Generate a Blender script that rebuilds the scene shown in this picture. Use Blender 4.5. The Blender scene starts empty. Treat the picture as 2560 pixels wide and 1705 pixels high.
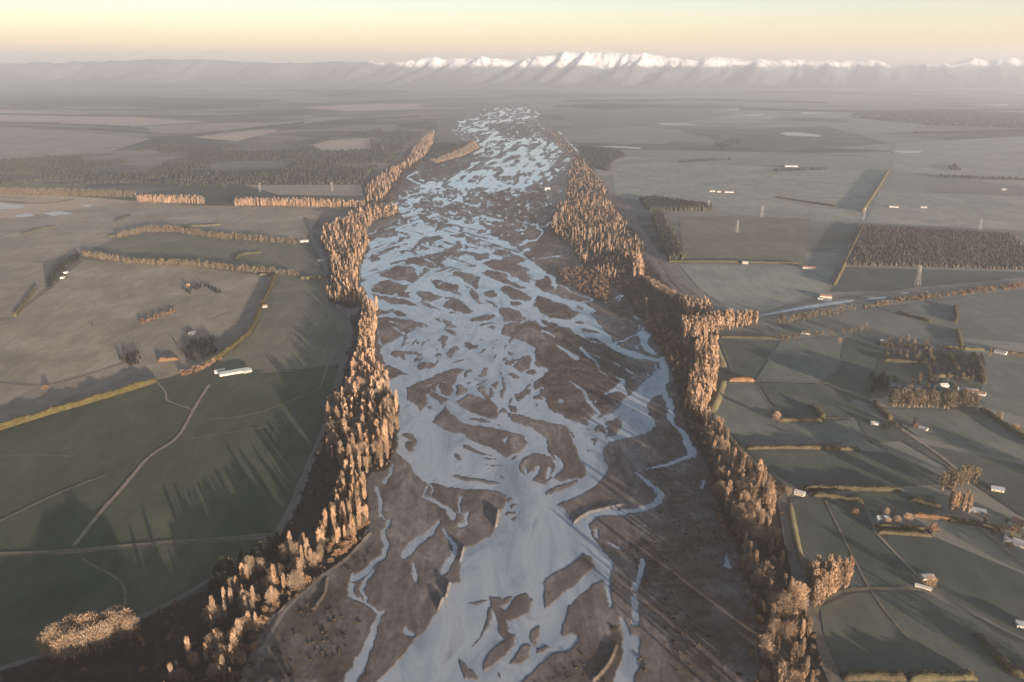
import bpy, bmesh, math, random
import numpy as np
from mathutils import Vector

SC = bpy.context.scene
COL = SC.collection
R = math.radians
rng = np.random.default_rng(7)
random.seed(7)

# ------------------------------------------------------------------ camera
CAM_H = 400.0
PITCH = R(19.05)
FPX = 2560 * 28.0 / 36.0            # focal length in photograph pixels
CX, CY = 1280.0, 852.5
cam_d = bpy.data.cameras.new('camera')
cam_d.lens = 28.0
cam_d.sensor_width = 36.0
cam_d.clip_start = 1.0
cam_d.clip_end = 200000.0
cam = bpy.data.objects.new('camera', cam_d)
cam.location = (0, 0, CAM_H)
cam.rotation_euler = (math.pi / 2 - PITCH, 0, 0)
COL.objects.link(cam)
SC.camera = cam

# ------------------------------------------------------------------ sun, sky, exposure
SUN_EL = R(5.3)
SUN_AZ = R(149.0)                   # clockwise from +Y: the sun stands low behind the camera, to its right
sun_dir = Vector((math.sin(SUN_AZ) * math.cos(SUN_EL), math.cos(SUN_AZ) * math.cos(SUN_EL), math.sin(SUN_EL)))
sun_d = bpy.data.lights.new('sun', 'SUN')
sun_d.energy = 5.0
sun_d.angle = R(0.53)
sun_d.color = (1.0, 0.76, 0.54)
sun = bpy.data.objects.new('sun', sun_d)
sun.rotation_euler = (-sun_dir).to_track_quat('-Z', 'Y').to_euler()
sun.location = (0, 0, 3000)
COL.objects.link(sun)

world = bpy.data.worlds.new('World')
SC.world = world
world.use_nodes = True
wt = world.node_tree
wt.nodes.clear()
w_out = wt.nodes.new('ShaderNodeOutputWorld')
w_bg = wt.nodes.new('ShaderNodeBackground')
w_sky = wt.nodes.new('ShaderNodeTexSky')
w_sky.sky_type = 'NISHITA'
w_sky.sun_disc = False
w_sky.sun_elevation = SUN_EL
w_sky.sun_rotation = SUN_AZ
w_sky.altitude = 300.0
w_sky.air_density = 1.0
w_sky.dust_density = 1.0
w_sky.ozone_density = 1.0
w_bg.inputs['Strength'].default_value = 0.05
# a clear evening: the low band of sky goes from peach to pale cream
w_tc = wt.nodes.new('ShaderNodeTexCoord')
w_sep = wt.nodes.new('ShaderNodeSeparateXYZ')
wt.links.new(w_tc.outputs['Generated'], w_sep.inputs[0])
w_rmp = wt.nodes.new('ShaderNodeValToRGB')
for k, (p, c) in enumerate(((0.0, (1.8, 1.5, 1.62, 1)), (.035, (1.3, 1.25, 1.7, 1)), (.075, (.98, 1.06, 1.46, 1)), (.25, (1.1, 1.18, 1.35, 1)), (.50, (.62, .70, .84, 1)))):  # upper stops, out of view, added to lift water reflections and cut zenith fill
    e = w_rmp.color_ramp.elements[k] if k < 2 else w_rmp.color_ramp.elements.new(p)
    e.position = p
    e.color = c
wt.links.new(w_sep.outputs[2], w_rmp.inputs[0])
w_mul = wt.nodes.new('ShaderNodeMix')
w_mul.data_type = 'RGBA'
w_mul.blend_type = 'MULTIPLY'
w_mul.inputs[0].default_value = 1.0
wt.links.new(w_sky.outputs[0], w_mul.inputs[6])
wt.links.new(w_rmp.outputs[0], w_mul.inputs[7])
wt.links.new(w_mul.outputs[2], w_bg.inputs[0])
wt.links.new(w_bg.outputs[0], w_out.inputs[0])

SC.view_settings.view_transform = 'Standard'
SC.view_settings.look = 'None'
SC.view_settings.gamma = 1.0
SC.view_settings.use_curve_mapping = False
SC.view_settings.exposure = 2.35
SC.render.engine = 'CYCLES'
SC.cycles.use_denoising = True
SC.cycles.max_bounces = 6
SC.cycles.diffuse_bounces = 2
SC.cycles.glossy_bounces = 2
SC.cycles.transmission_bounces = 2
SC.cycles.transparent_max_bounces = 8
SC.cycles.volume_bounces = 1

HAZE_DENSITY = 7.4e-5
HAZE_TOP = 820.0

# ------------------------------------------------------------------ helpers
_ct, _st = math.cos(PITCH), math.sin(PITCH)
def G(px, py, z=0.0):
    """the point at height z on the land that the photograph shows at (px, py)"""
    px = np.asarray(px, float); py = np.asarray(py, float)
    X = (px - CX) / FPX; Y = -(py - CY) / FPX
    dy = _ct + Y * _st
    dz = -_st + Y * _ct
    dz = np.minimum(dz, -1e-4)
    t = (z - CAM_H) / dz
    return X * t, dy * t
def P(x, y, z=0.0):
    """photograph position of a point"""
    x = np.asarray(x, float); y = np.asarray(y, float)
    dz = z - CAM_H
    zc = y * _ct - dz * _st
    yc = y * _st + dz * _ct
    return CX + FPX * x / zc, CY - FPX * yc / zc

def haze_box():
    m = bpy.data.materials.new('haze_air')
    m.use_nodes = True
    nt = m.node_tree
    nt.nodes.clear()
    o = nt.nodes.new('ShaderNodeOutputMaterial')
    v = nt.nodes.new('ShaderNodeVolumePrincipled')
    v.inputs['Color'].default_value = (0.83, 0.88, 0.97, 1)
    v.inputs['Density'].default_value = HAZE_DENSITY
    v.inputs['Anisotropy'].default_value = 0.45
    nt.links.new(v.outputs[0], o.inputs['Volume'])
    x0, x1, y0, y1, z0, z1 = -24000, 24000, -3000, 30000, -6, HAZE_TOP
    me = bpy.data.meshes.new('haze')
    me.from_pydata([(x, y, z) for z in (z0, z1) for y in (y0, y1) for x in (x0, x1)], [],
                   [(0, 2, 3, 1), (4, 5, 7, 6), (0, 1, 5, 4), (2, 6, 7, 3), (0, 4, 6, 2), (1, 3, 7, 5)])
    me.materials.append(m)
    ob = bpy.data.objects.new('haze', me)
    ob['kind'] = 'stuff'
    COL.objects.link(ob)
    return ob
# ------------------------------------------------------------------ the braided river: outlines read off the photograph
TILE = {'A': (900, 400, .2124), 'B': (1250, 500, .2124), 'C': (880, 700, .2124), 'D': (1300, 750, .2124),
        'E': (960, 1000, .2124), 'F': (1300, 1000, .2124), 'G': (820, 1220, .3061), 'H': (1300, 1220, .3061),
        'Z': (850, 0, .3652), 'V': (0, 0, 1.0875)}
def T(k, s):
    """pairs of numbers in the frame k -> photograph pixels"""
    x0, y0, f = TILE[k]
    a = np.array([float(v) for v in s.replace(',', ' ').split()]).reshape(-1, 2)
    return a * f + (x0, y0)
def TT(*ks):
    return np.concatenate([T(k, s) for k, s in ks])

WATER_BODIES = [
 T('Z', '1090 700 1250 715 1370 790 1330 815 1180 830 1010 850 1080 900 1120 945 1300 965 1420 985 1560 1010 1620 1045 1580 1075 1440 1105 1330 1130 1390 1180 1340 1260 1200 1290 900 1300 700 1320 350 1390 520 1290 640 1260 700 1210 940 1170 970 1140 1170 1105 1080 1085 1020 1040 930 960 900 910 740 870 790 830 960 800 1050 750'),
 T('A', '2250 10 2230 40 2080 70 2140 110 2130 200 2080 245 2050 270 1900 300 1800 330 1720 350 1330 350 1260 375 1190 430 1240 490 1120 530 1200 590 1260 600 1330 640 1440 650 1600 690 1660 720 1420 720 1400 760 1500 800 1560 840 1510 870 1640 920 1720 960 1740 920 1750 1000 1860 1060 1910 1100 1920 1120 1990 1180 2070 1220 2130 1260 2180 1320 2180 1370 2120 1400 2060 1440 2050 1480 2180 1570 0 1570 0 1230 60 1210 30 1170 50 1120 100 1090 120 1040 120 960 210 930 440 890 440 850 400 820 440 790 560 750 560 690 490 660 490 620 440 560 360 520 370 490 440 440 470 410 640 345 670 325 770 335 740 290 800 260 900 240 950 200 1090 165 1200 160 1300 130 1420 110 1450 70 1780 20'),
 T('C', '60 120 130 180 180 270 310 380 310 450 290 560 310 590 260 700 250 850 220 930 210 1010 330 1060 340 1190 370 1260 380 1370 520 1440 560 1590 2340 1590 2330 1530 2270 1470 2285 1400 2310 1330 2250 1255 2160 1290 2130 1220 2200 1170 2280 1075 2190 1050 2160 1000 2130 940 2110 880 2165 810 2080 750 1900 690 1760 640 1780 520 2060 460 2190 400 2110 320 2180 260 2200 170 2100 0 60 0'),
 T('B', '330 1000 440 1030 560 1085 720 1140 860 1185 960 1195 1050 1250 1140 1305 1075 1340 1095 1400 1165 1460 1230 1560 1300 1640 1200 1680 1100 1690 1000 1640 850 1540 700 1470 580 1425 460 1410 480 1440 570 1500 480 1480 400 1425 310 1400 280 1340 230 1300 330 1230 300 1100'),
 TT(('E', '180 -60 160 200 190 320 180 480 140 620 240 700 330 770 350 850 430 930 560 975 760 1025 1000 1045 1250 1055 1360 1080 1440 1125'),
    ('G', '1460 85 1455 130 1410 200 1385 310 1330 400 1200 465 1120 500 1080 590 1075 700 1085 770 1000 790 970 880 920 970 860 1060 790 1170 650 1330 500 1490 420 1568 200 1780'),
    ('H', '-170 1780 30 1568 150 1450 270 1350 360 1350 430 1300 480 1230 440 1190 345 1215 350 1120 400 980 500 870 600 790 690 740 740 720 755 640 740 590 690 530 600 400 550 290 440 300 370 170 300 150'),
    ('F', '430 1250 500 1200 600 1170 760 1100 900 1000 1000 900 1050 820 1000 720 970 620 990 550 1050 500 1250 450 1400 420 1540 360 1580 290 1575 223 1520 150 1500 80 1530 0'),
    ('D', '1580 1130 1660 1110 1735 1060 1745 900 1740 740 1700 675 1620 690 1520 660 1400 620 1200 570 1110 520 1090 490 1060 420 960 360 930 420 1000 510 1010 540 1130 610 1300 680 1500 715 1660 735 1640 800 1560 870 1450 970 1380 1060 1260 1140 1190 1230 1110 1310 1000 1360 870 1420 790 1480'),
    ('F', '770 305 720 285 640 260 560 225 440 170 360 110 340 60 300 20 300 -30')),
 T('F', '630 1460 700 1390 820 1330 1000 1290 1230 1240 1100 1330 920 1370 800 1460 800 1520 640 1520'),
 T('F', '1740 -30 1790 -30 1790 60 1800 180 1830 280 1950 370 2000 450 2040 560 2080 640 2070 680 2020 650 1970 670 1970 600 1930 500 1920 420 1850 340 1790 280 1740 240 1730 160 1760 80'),
 T('D', '1110 895 1190 920 1220 950 1250 1090 1250 1140 1180 1080 1080 1100 960 1130 860 1230 830 1230 980 1110 1140 1000 1180 960'),
 T('D', '1390 380 1470 370 1530 410 1500 490 1540 560 1600 620 1580 660 1480 590 1430 530 1410 440 1380 420'),
 T('H', '1690 530 1715 590 1730 660 1670 650'),
 T('G', '960 150 1060 200 1030 270 970 230'),
]
GRAVEL_BARS = [T(k, s) for k, ss in {
 'A': ['430 530 470 525 550 565 440 545', '700 470 850 480 900 540 905 570 840 575 750 575 720 540 770 520 690 500',
       '880 490 980 485 970 530 950 550 1000 580 1060 620 1050 660 900 640 800 630 750 595 850 585 920 565 890 520',
       '1010 530 1130 515 1150 560 1230 590 1120 620 1080 600 990 550', '1150 620 1250 600 1300 650 1280 690 1200 670 1110 660',
       '690 685 760 660 900 665 1010 685 1060 712 1000 718 920 710 870 685 860 700 930 740 1060 745 1110 775 1000 790 900 770 780 740',
       '890 775 1000 800 960 830 900 860 905 820', '605 770 650 775 630 790', '1145 830 1190 790 1220 820',
       '1070 885 1150 865 1250 870 1260 910 1200 925 1100 910', '1260 915 1340 920 1430 950 1430 985 1350 995 1260 975',
       '1100 1000 1130 950 1180 960 1190 1030 1150 1050 1120 1030', '1210 990 1240 980 1270 1030 1230 1050',
       '410 970 450 930 560 905 600 920 520 950 450 970',
       '600 1060 640 1000 680 960 760 920 860 890 940 880 1000 920 930 930 900 960 850 990 790 970 700 1000 650 1050 650 1090 580 1080',
       '690 1035 780 1030 790 1050 700 1050', '160 1030 240 1015 220 1045', '440 1075 550 1070 530 1110 480 1110',
       '370 1080 410 1070 400 1100', '420 1010 490 1010 460 1030 230 1065', '120 1110 160 1095 250 1160 240 1180 130 1200 130 1160',
       '515 1180 600 1150 800 1110 920 1085 1035 1160 960 1215 1040 1240 950 1278 840 1270 700 1245 540 1215',
       '930 1080 1020 1050 1100 1010 1150 1060 1080 1120 1030 1145', '1085 1130 1130 1090 1200 1070 1245 1080 1220 1120 1160 1150',
       '80 1300 200 1270 180 1290 240 1305',
       '205 1360 330 1310 430 1250 560 1240 670 1285 645 1330 700 1385 640 1440 500 1420 330 1385 260 1385',
       '770 1270 850 1300 760 1340 690 1345 740 1310', '1350 1140 1410 1110 1500 1080 1540 1120 1500 1160 1440 1180 1370 1180',
       '1560 1090 1630 1050 1750 1050 1810 1090 1730 1110 1700 1130 1610 1120', '1490 1000 1600 1010 1710 1030 1600 1030',
       '1440 1220 1530 1185 1680 1170 1740 1125 1860 1120 1930 1180 1920 1205 1850 1215 1900 1240 2000 1280 1960 1310 1950 1330 1950 1390 2010 1450 1930 1440 1850 1410 1780 1360 1790 1340 1700 1310 1600 1290 1510 1260',
       '1500 1280 1600 1300 1720 1330 1760 1360 1730 1390 1790 1430 1870 1460 1960 1500 1960 1520 1800 1490 1700 1460 1560 1400 1440 1330',
       '1220 1260 1300 1235 1380 1228 1390 1245 1300 1265',
       '1100 1310 1200 1315 1300 1340 1420 1370 1400 1410 1380 1450 1400 1510 1350 1530 1300 1460 1230 1420 1160 1370 1090 1360',
       '820 1400 920 1410 1040 1440 1140 1470 1150 1540 1080 1530 960 1510 890 1480 880 1450',
       '150 1520 240 1430 330 1420 430 1440 560 1480 510 1530 480 1570 130 1570', '0 1410 70 1400 60 1430 0 1440',
       '1370 830 1420 805 1500 830 1470 855 1400 850', '1330 340 1430 300 1640 290 1690 310 1690 330 1500 340',
       '1720 210 1800 190 1980 215 2050 240 1900 245 1760 240', '1320 200 1480 190 1560 230 1500 250 1330 240',
       '1580 230 1640 200 1720 170 1640 250', '1730 275 1900 265 2000 260 1900 285 1750 300', '1900 150 2000 150 2080 190 1960 180',
       '980 400 1050 375 1160 370 1060 400', '570 390 640 380 600 405', '590 425 660 415 640 430', '780 380 860 378 820 395'],
 'C': ['215 130 330 15 430 10 560 60 650 95 600 130 670 140 690 220 560 190 420 160 300 150',
       '215 165 330 175 480 195 660 235 780 315 700 305 560 290 470 280 360 235 260 205', '190 290 300 320 400 365 450 405 330 395',
       '450 345 560 370 630 420 620 440 520 420',
       '310 450 370 435 520 445 760 490 900 540 850 560 740 545 770 575 690 610 640 650 520 680 420 750 370 760 320 720 310 640 330 600 300 560',
       '760 150 800 135 960 160 1080 200 1000 240 920 250 830 225', '800 255 880 255 940 300 990 350 900 320',
       '1070 310 1110 260 1160 240 1080 220 1100 205 1200 205 1300 260 1370 320 1430 360 1400 390 1310 395 1270 380 1180 365',
       '1100 380 1200 375 1260 400 1160 400', '930 15 1000 20 1100 40 1240 60 1250 120 1300 190 1200 160 1060 110 980 90 990 60',
       '1400 110 1470 130 1480 180 1480 240 1560 280 1640 300 1480 280 1420 230 1370 150',
       '1540 150 1570 120 1660 110 1700 150 1710 190 1620 205 1560 180', '1540 230 1620 235 1700 280 1740 330 1660 300',
       '1740 130 1800 75 1880 90 2000 140 2110 210 2110 250 2050 260 2000 240 1900 230 1800 170', '1850 260 1960 250 2000 280 1970 310 1880 300',
       '1750 330 1860 330 1980 360 2050 450 1980 480 1900 480 1780 490 1750 400', '1385 480 1420 445 1530 420 1680 415 1690 440 1600 470 1490 485 1400 495',
       '1500 520 1580 500 1700 495 1680 510 1600 520 1530 550', '1590 570 1650 540 1720 555 1680 580', '975 440 1020 445 1070 495 1020 480',
       '1060 460 1180 510 1240 550 1180 560 1100 560 1090 520', '1065 575 1100 560 1170 590 1240 640 1235 670 1160 640',
       '1045 650 1130 660 1135 690 1090 740 1040 760', '1325 740 1350 725 1420 745 1440 810 1390 825 1350 780',
       '1110 860 1140 820 1200 780 1260 795 1270 825 1210 840 1150 930 1120 900', '970 880 1000 855 1045 870 1045 890 985 905',
       '475 870 510 830 660 840 780 860 815 885 700 880 620 880 640 920 600 930 540 890 520 925',
       '740 1020 800 985 850 950 950 970 985 1000 970 1035 920 1040 880 1025 780 1055', '550 780 600 745 680 735 640 760',
       '870 720 940 680 910 715', '750 740 800 730 780 770', '1140 990 1250 950 1370 925 1290 960',
       '260 740 330 745 370 780 350 800 350 870 380 960 410 990 310 1020 240 1050 210 1010 250 910 270 800',
       '250 1060 420 1000 560 1050 690 1110 600 1110 500 1160 430 1190 375 1190 330 1070',
       '625 1330 650 1280 760 1220 930 1140 1100 1080 1200 1040 1330 1045 1290 1090 1230 1130 1220 1200 1190 1260 1200 1330 1190 1380 1120 1370 1050 1320 1020 1250 1010 1300 1040 1360 1150 1400 1100 1450 1050 1490 1020 1450 960 1390 880 1350 880 1390 900 1450 850 1500 800 1560 770 1500 700 1440 640 1390',
       '1310 1120 1340 1060 1400 1040 1425 1070 1370 1090 1390 1120 1330 1150', '1510 1110 1530 1080 1540 1040 1580 1040 1580 1120 1510 1145',
       '1440 1160 1480 1130 1500 1150 1450 1175', '1360 1190 1430 1190 1380 1215', '1465 1250 1540 1200 1610 1160 1560 1210',
       '1240 1240 1290 1230 1370 1290 1370 1330 1260 1360 1220 1370 1230 1290', '1465 1265 1500 1245 1540 1240 1560 1310 1640 1380 1640 1420 1570 1390 1500 1340',
       '1620 1260 1680 1195 1720 1210 1690 1280', '1600 1290 1640 1280 1690 1320 1650 1345', '1750 1130 1800 1160 1760 1250', '1830 1095 1900 1100 2010 1140 1900 1150',
       '1795 990 1830 950 1990 910 2100 880 2110 940 2110 1000 2140 1060 2180 1060 2190 1085 2130 1120 2040 1090 1920 1050 1880 1010',
       '2150 950 2270 980 2270 1040 2170 1020', '1820 1490 1870 1480 1980 1530 1880 1540', '2200 1270 2280 1300 2300 1350 2280 1400 2220 1350',
       '2130 1380 2200 1340 2250 1400 2150 1410', '1490 695 1570 720 1500 715', '1620 790 1720 800 1660 810', '870 1500 930 1475 940 1520 880 1530'],
 'B': ['390 1240 460 1110 560 1150 600 1180 740 1210 850 1290 950 1330 900 1380 830 1420 740 1410 600 1390 500 1350'],
 'D': ['640 265 700 245 780 280 740 300', '700 340 800 345 940 385 900 400 760 375', '750 440 870 450 980 490 870 500 790 470', '650 60 720 70 770 100 720 120'],
 'E': ['560 255 600 190 680 140 720 110 725 40 740 90 800 160 900 240 1050 290 1250 320 1400 350 1580 395 1650 430 1700 510 1680 530 1600 600 1440 690 1370 640 1260 570 1100 510 980 460 900 380 800 400 700 350',
       '870 40 830 20 1000 -60 1080 -40 1280 10 1340 90 1370 150 1330 230 1270 210 1130 180 960 110 900 70',
       '1460 150 1600 180 1800 230 2000 270 2100 290 2160 320 2200 420 2240 500 2290 640 2300 700 2354 740 2390 800 2400 850 2354 910 2280 920 2080 960 2000 930 2050 850 2120 800 2100 740 2000 690 1930 570 1920 480 1860 400 1740 330 1640 290 1500 260',
       '1590 770 1640 690 1740 640 1820 620 1960 660 2000 720 2020 800 1960 900 1990 930 1900 1000 1820 960 1740 960 1760 900 1820 860 1810 790 1700 860 1650 880 1600 840',
       '1890 1090 1930 1050 2060 1000 2280 940 2300 960 2200 1020 2050 1080 1900 1115',
       '240 540 280 490 330 480 250 440 220 410 300 380 350 400 385 470 370 540 340 540 340 590 280 605', '815 630 850 620 910 660 945 710 890 715 830 680',
       '920 530 1000 540 1100 600 1200 620 1310 660 1200 650 1080 635 980 590', '1110 665 1300 675 1340 705 1200 690', '1155 745 1300 755 1450 765 1300 775',
       '780 890 830 875 1000 910 1200 945 1420 995 1250 990 1050 955 950 955 880 920', '1350 890 1400 900 1450 940 1380 920',
       '980 190 1060 210 1220 230 1270 260 1120 255 1020 225', '1270 290 1350 295 1420 320 1320 305', '1490 700 1530 670 1570 655 1510 720', '1740 540 1780 510 1760 535',
       '1470 60 1520 65 1610 120 1500 100'],
 'F': ['780 560 800 560 870 615 790 595', '850 440 920 445 920 480 880 550 860 500', '860 340 950 290 1010 340 1000 400 920 375 890 385',
       '1010 260 1170 200 1210 280 1190 350 1100 430 1000 450 1030 380 1020 310', '770 335 830 325 840 370', '585 365 630 380 660 450 610 420',
       '590 250 650 285 600 265', '1290 120 1360 125 1320 135', '1370 320 1420 330 1400 350'],
 'G': ['1765 760 1830 700 2000 620 2080 530 2140 560 2200 650 2120 700 2040 780 1960 830 1870 920 1770 990 1760 900',
       '1400 1060 1450 1000 1520 900 1610 860 1680 920 1660 1010 1560 1060 1440 1090',
       '1330 950 1480 880 1510 880 1460 950 1350 1000 1310 1130 1230 1260 1180 1300 1260 1180 1290 1050', '1120 940 1300 915 1230 970',
       '1270 1500 1260 1420 1330 1330 1480 1200 1540 1190 1520 1280 1430 1390 1340 1470', '1480 1440 1560 1330 1610 1270 1660 1300 1640 1390 1570 1450',
       '1660 1250 1650 1180 1730 1110 1740 1200 1690 1300', '1700 1310 1780 1280 1825 1310 1720 1360', '1450 210 1540 190 1530 220 1450 225',
       '1460 110 1500 80 1520 100 1470 130', '1480 150 1560 130 1500 180', '1475 260 1550 230 1520 270', '1380 1190 1440 1150 1500 1130 1430 1190'],
}.items() for s in ss]
# side streams: (frame, width in frame units at the start, at the end, points)
STREAMS = [(T(k, s), a * TILE[k][2], b * TILE[k][2]) for k, a, b, s in [
 ('A', 10, 14, '620 115 670 140 560 185 550 205 630 240 690 280 750 300 770 330'), ('A', 15, 12, '700 230 755 245'), ('A', 10, 8, '430 780 320 805 290 835'),
 ('A', 8, 5, '250 885 320 860'), ('A', 6, 6, '70 890 190 845'), ('A', 8, 6, '450 740 500 775'), ('A', 9, 9, '765 1165 860 1210 955 1275'),
 ('A', 8, 6, '1480 605 1560 630'), ('A', 14, 10, '1460 720 1500 750 1580 775'), ('A', 12, 10, '1640 660 1670 665'), ('A', 18, 16, '1440 650 1660 720'),
 ('A', 9, 12, '1850 700 1880 725 2000 755 2110 780 2070 810 2120 820 2160 850 2150 885 2080 930 1960 975 1920 1000'), ('A', 7, 6, '2120 820 2140 790 2190 775 2230 740 2290 690'),
 ('A', 26, 20, '1960 945 1900 1015'), ('A', 20, 14, '2000 1050 1920 1075 1910 1100'), ('A', 7, 7, '2030 1160 2180 1155 2354 1140'), ('A', 26, 18, '2210 330 2230 350'),
 ('A', 8, 8, '2160 360 2220 345'), ('A', 16, 20, '2190 1350 2250 1400 2270 1450 2310 1500'), ('A', 12, 12, '1250 500 1300 540 1390 530 1400 500'),
 ('A', 8, 6, '1510 480 1545 490'), ('A', 8, 6, '1370 415 1400 425'), ('A', 8, 6, '1510 500 1545 510'), ('A', 9, 6, '1420 455 1450 445'), ('A', 9, 8, '1700 370 1730 385'),
 ('B', 18, 22, '560 885 640 930 620 960 660 1010'), ('B', 8, 10, '640 990 760 1020 850 1080 1000 1140 1095 1165 1080 1190 980 1195'), ('B', 12, 10, '1180 890 1165 930'),
 ('B', 12, 10, '1350 1170 1400 1130 1430 1130'), ('B', 10, 8, '1370 1190 1420 1150'), ('B', 8, 8, '1560 1365 1590 1350'), ('B', 8, 8, '300 75 350 95 310 115'),
 ('C', 8, 10, '1990 930 1920 980 1890 1020'), ('C', 12, 8, '450 490 550 525'), ('C', 10, 8, '470 560 540 590 640 630'), ('C', 8, 6, '330 180 480 200'), ('C', 14, 10, '520 140 490 175'),
 ('C', 14, 14, '1010 1230 1020 1300 1080 1370'), ('C', 14, 12, '940 1290 970 1330'), ('C', 10, 12, '1190 1410 1300 1370 1400 1340'), ('C', 18, 22, '1160 1400 1210 1320 1200 1250'),
 ('C', 30, 90, '880 1360 930 1420 1000 1520'),
 ('D', 12, 46, '440 540 560 610 660 680'), ('D', 18, 16, '715 560 760 610 870 720 930 790'), ('D', 8, 7, '760 610 960 680'), ('D', 8, 9, '890 800 950 850 1030 900'), ('D', 8, 7, '1110 740 1180 770'),
 ('D', 16, 20, '1240 810 1320 870'), ('D', 10, 10, '1330 910 1440 960'), ('D', 12, 12, '1470 850 1510 890'), ('D', 12, 30, '610 970 740 1070 770 1130 840 1220 900 1290'), ('D', 40, 50, '900 1290 930 1340 880 1390 830 1440'),
 ('D', 40, 44, '140 640 150 780 200 820 300 830 170 940'), ('D', 8, 8, '60 840 130 810'), ('D', 12, 10, '270 360 410 430'), ('D', 10, 10, '0 265 80 240'), ('D', 30, 26, '460 1200 490 1190'),
 ('D', 14, 24, '1330 190 1370 210 1460 250 1480 310 1440 370'), ('D', 14, 14, '1410 290 1400 350'), ('D', 10, 10, '1100 515 1250 460 1400 410'), ('D', 10, 10, '1310 540 1390 570'), ('D', 8, 8, '1350 500 1390 560'),
 ('D', 60, 60, '1700 1080 1740 1180 1770 1280'), ('D', 16, 20, '1590 760 1600 830 1560 870'),
 ('E', 44, 44, '1770 880 1820 800'), ('E', 44, 44, '1930 900 1940 800'), ('E', 26, 26, '1660 800 1665 840'), ('E', 30, 24, '1430 490 1450 440'), ('E', 22, 22, '2020 660 2110 760 2110 790 2020 870 2000 930 1930 1010'),
 ('E', 12, 12, '520 1000 480 1100 450 1140'), ('E', 16, 12, '540 980 590 1050 570 1110'), ('E', 10, 10, '490 1100 590 1180'), ('E', 22, 30, '100 760 70 870 0 970'),
 ('F', 18, 26, '1350 850 1420 900 1480 940'), ('F', 26, 60, '1480 940 1600 1030 1660 1120'), ('F', 60, 46, '1660 1120 1640 1200 1530 1260'), ('F', 46, 34, '1530 1260 1350 1300 1000 1350'),
 ('F', 8, 18, '1480 815 1700 770'), ('F', 18, 44, '1700 770 1880 710 2000 660'), ('F', 20, 34, '2150 950 2140 1030'), ('F', 30, 30, '60 790 65 850'),
 ('G', 26, 34, '390 0 430 110 430 220'), ('G', 12, 18, '430 220 500 285 480 330 450 350'), ('G', 34, 44, '450 350 460 420 475 480'), ('G', 44, 30, '475 480 450 560 380 610'), ('G', 40, 50, '380 610 310 680 230 745'),
 ('G', 10, 10, '515 250 500 300'), ('G', 26, 30, '370 680 290 780 280 850 310 920'), ('G', 18, 22, '205 710 190 830 210 890 300 940 370 980 420 1040'), ('G', 44, 30, '190 800 185 880'),
 ('G', 26, 60, '440 1020 380 1130 340 1260'), ('G', 60, 110, '340 1260 260 1440 190 1568 120 1720'), ('G', 16, 34, '780 70 880 110 970 160 1030 230'),
 ('G', 16, 12, '1090 80 1070 190'), ('G', 8, 8, '1060 190 1110 210'), ('G', 30, 30, '1140 210 1130 300 1080 310'), ('G', 24, 34, '900 280 850 360 760 420'), ('G', 20, 34, '950 340 1000 420 1030 480 1030 560'),
 ('G', 20, 34, '690 620 700 700 720 750'), ('G', 44, 36, '640 1170 690 1200'), ('G', 60, 60, '760 420 690 470 640 540'), ('G', 50, 40, '1010 590 930 690'),
 ('H', 46, 52, '930 900 940 1000 940 1100'), ('H', 34, 50, '840 1070 880 1200 860 1300'), ('H', 90, 150, '930 1250 900 1420 850 1600'), ('H', 36, 44, '1000 600 980 720 940 820'),
 ('H', 20, 18, '615 345 630 400'), ('H', 10, 10, '730 450 830 500'), ('H', 44, 22, '700 740 725 850 730 970'),
]]
# wooded or scrubby ground beside and within the bed
SCRUB = [T('V', s) for s in [
 '1165 790 1240 800 1300 790 1390 830 1440 880 1400 930 1350 975 1270 950 1250 900 1230 840', '1230 700 1270 685 1330 710 1320 740 1250 730',
 '1180 745 1240 745 1420 860 1480 850 1390 790 1300 750 1220 735',
 '1290 600 1420 650 1480 720 1500 780 1540 850 1560 920 1600 1020 1630 1080 1660 1180 1690 1260 1740 1400 1745 1568 1560 1568 1500 1400 1440 1260 1540 1180 1480 1080 1560 1030 1520 960 1530 850 1480 760 1380 690',
 '950 400 985 365 1060 350 1110 330 1110 380 1000 410 900 450', '1120 430 1240 430 1330 560 1250 560 1150 500', '1100 250 1240 300 1290 330 1240 340 1130 320',
 '560 1568 640 1440 720 1360 800 1300 860 1230 850 1300 800 1400 740 1470 640 1568', '1240 1568 1330 1500 1420 1440 1500 1568', '620 1568 700 1430 800 1430 830 1568']]
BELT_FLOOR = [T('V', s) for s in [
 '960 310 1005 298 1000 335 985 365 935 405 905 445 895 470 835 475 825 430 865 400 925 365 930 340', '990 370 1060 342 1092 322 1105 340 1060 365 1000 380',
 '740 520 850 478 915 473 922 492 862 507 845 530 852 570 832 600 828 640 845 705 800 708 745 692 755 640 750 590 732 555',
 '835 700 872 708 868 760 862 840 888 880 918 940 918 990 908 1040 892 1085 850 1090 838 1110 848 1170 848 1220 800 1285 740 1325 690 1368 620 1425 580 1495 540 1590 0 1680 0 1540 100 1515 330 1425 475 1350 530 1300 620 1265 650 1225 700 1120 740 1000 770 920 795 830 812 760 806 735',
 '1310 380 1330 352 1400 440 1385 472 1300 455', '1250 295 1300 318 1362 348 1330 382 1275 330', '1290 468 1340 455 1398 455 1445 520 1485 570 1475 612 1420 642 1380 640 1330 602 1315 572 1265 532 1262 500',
 '1450 595 1490 598 1535 655 1640 725 1745 738 1742 748 1645 772 1655 850 1645 920 1630 965 1700 1055 1790 1140 1800 1210 1815 1290 1860 1420 1890 1510 1910 1590 1740 1590 1748 1450 1720 1340 1690 1250 1650 1180 1632 1080 1582 1000 1562 920 1542 850 1502 780 1440 690 1395 650']]
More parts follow.
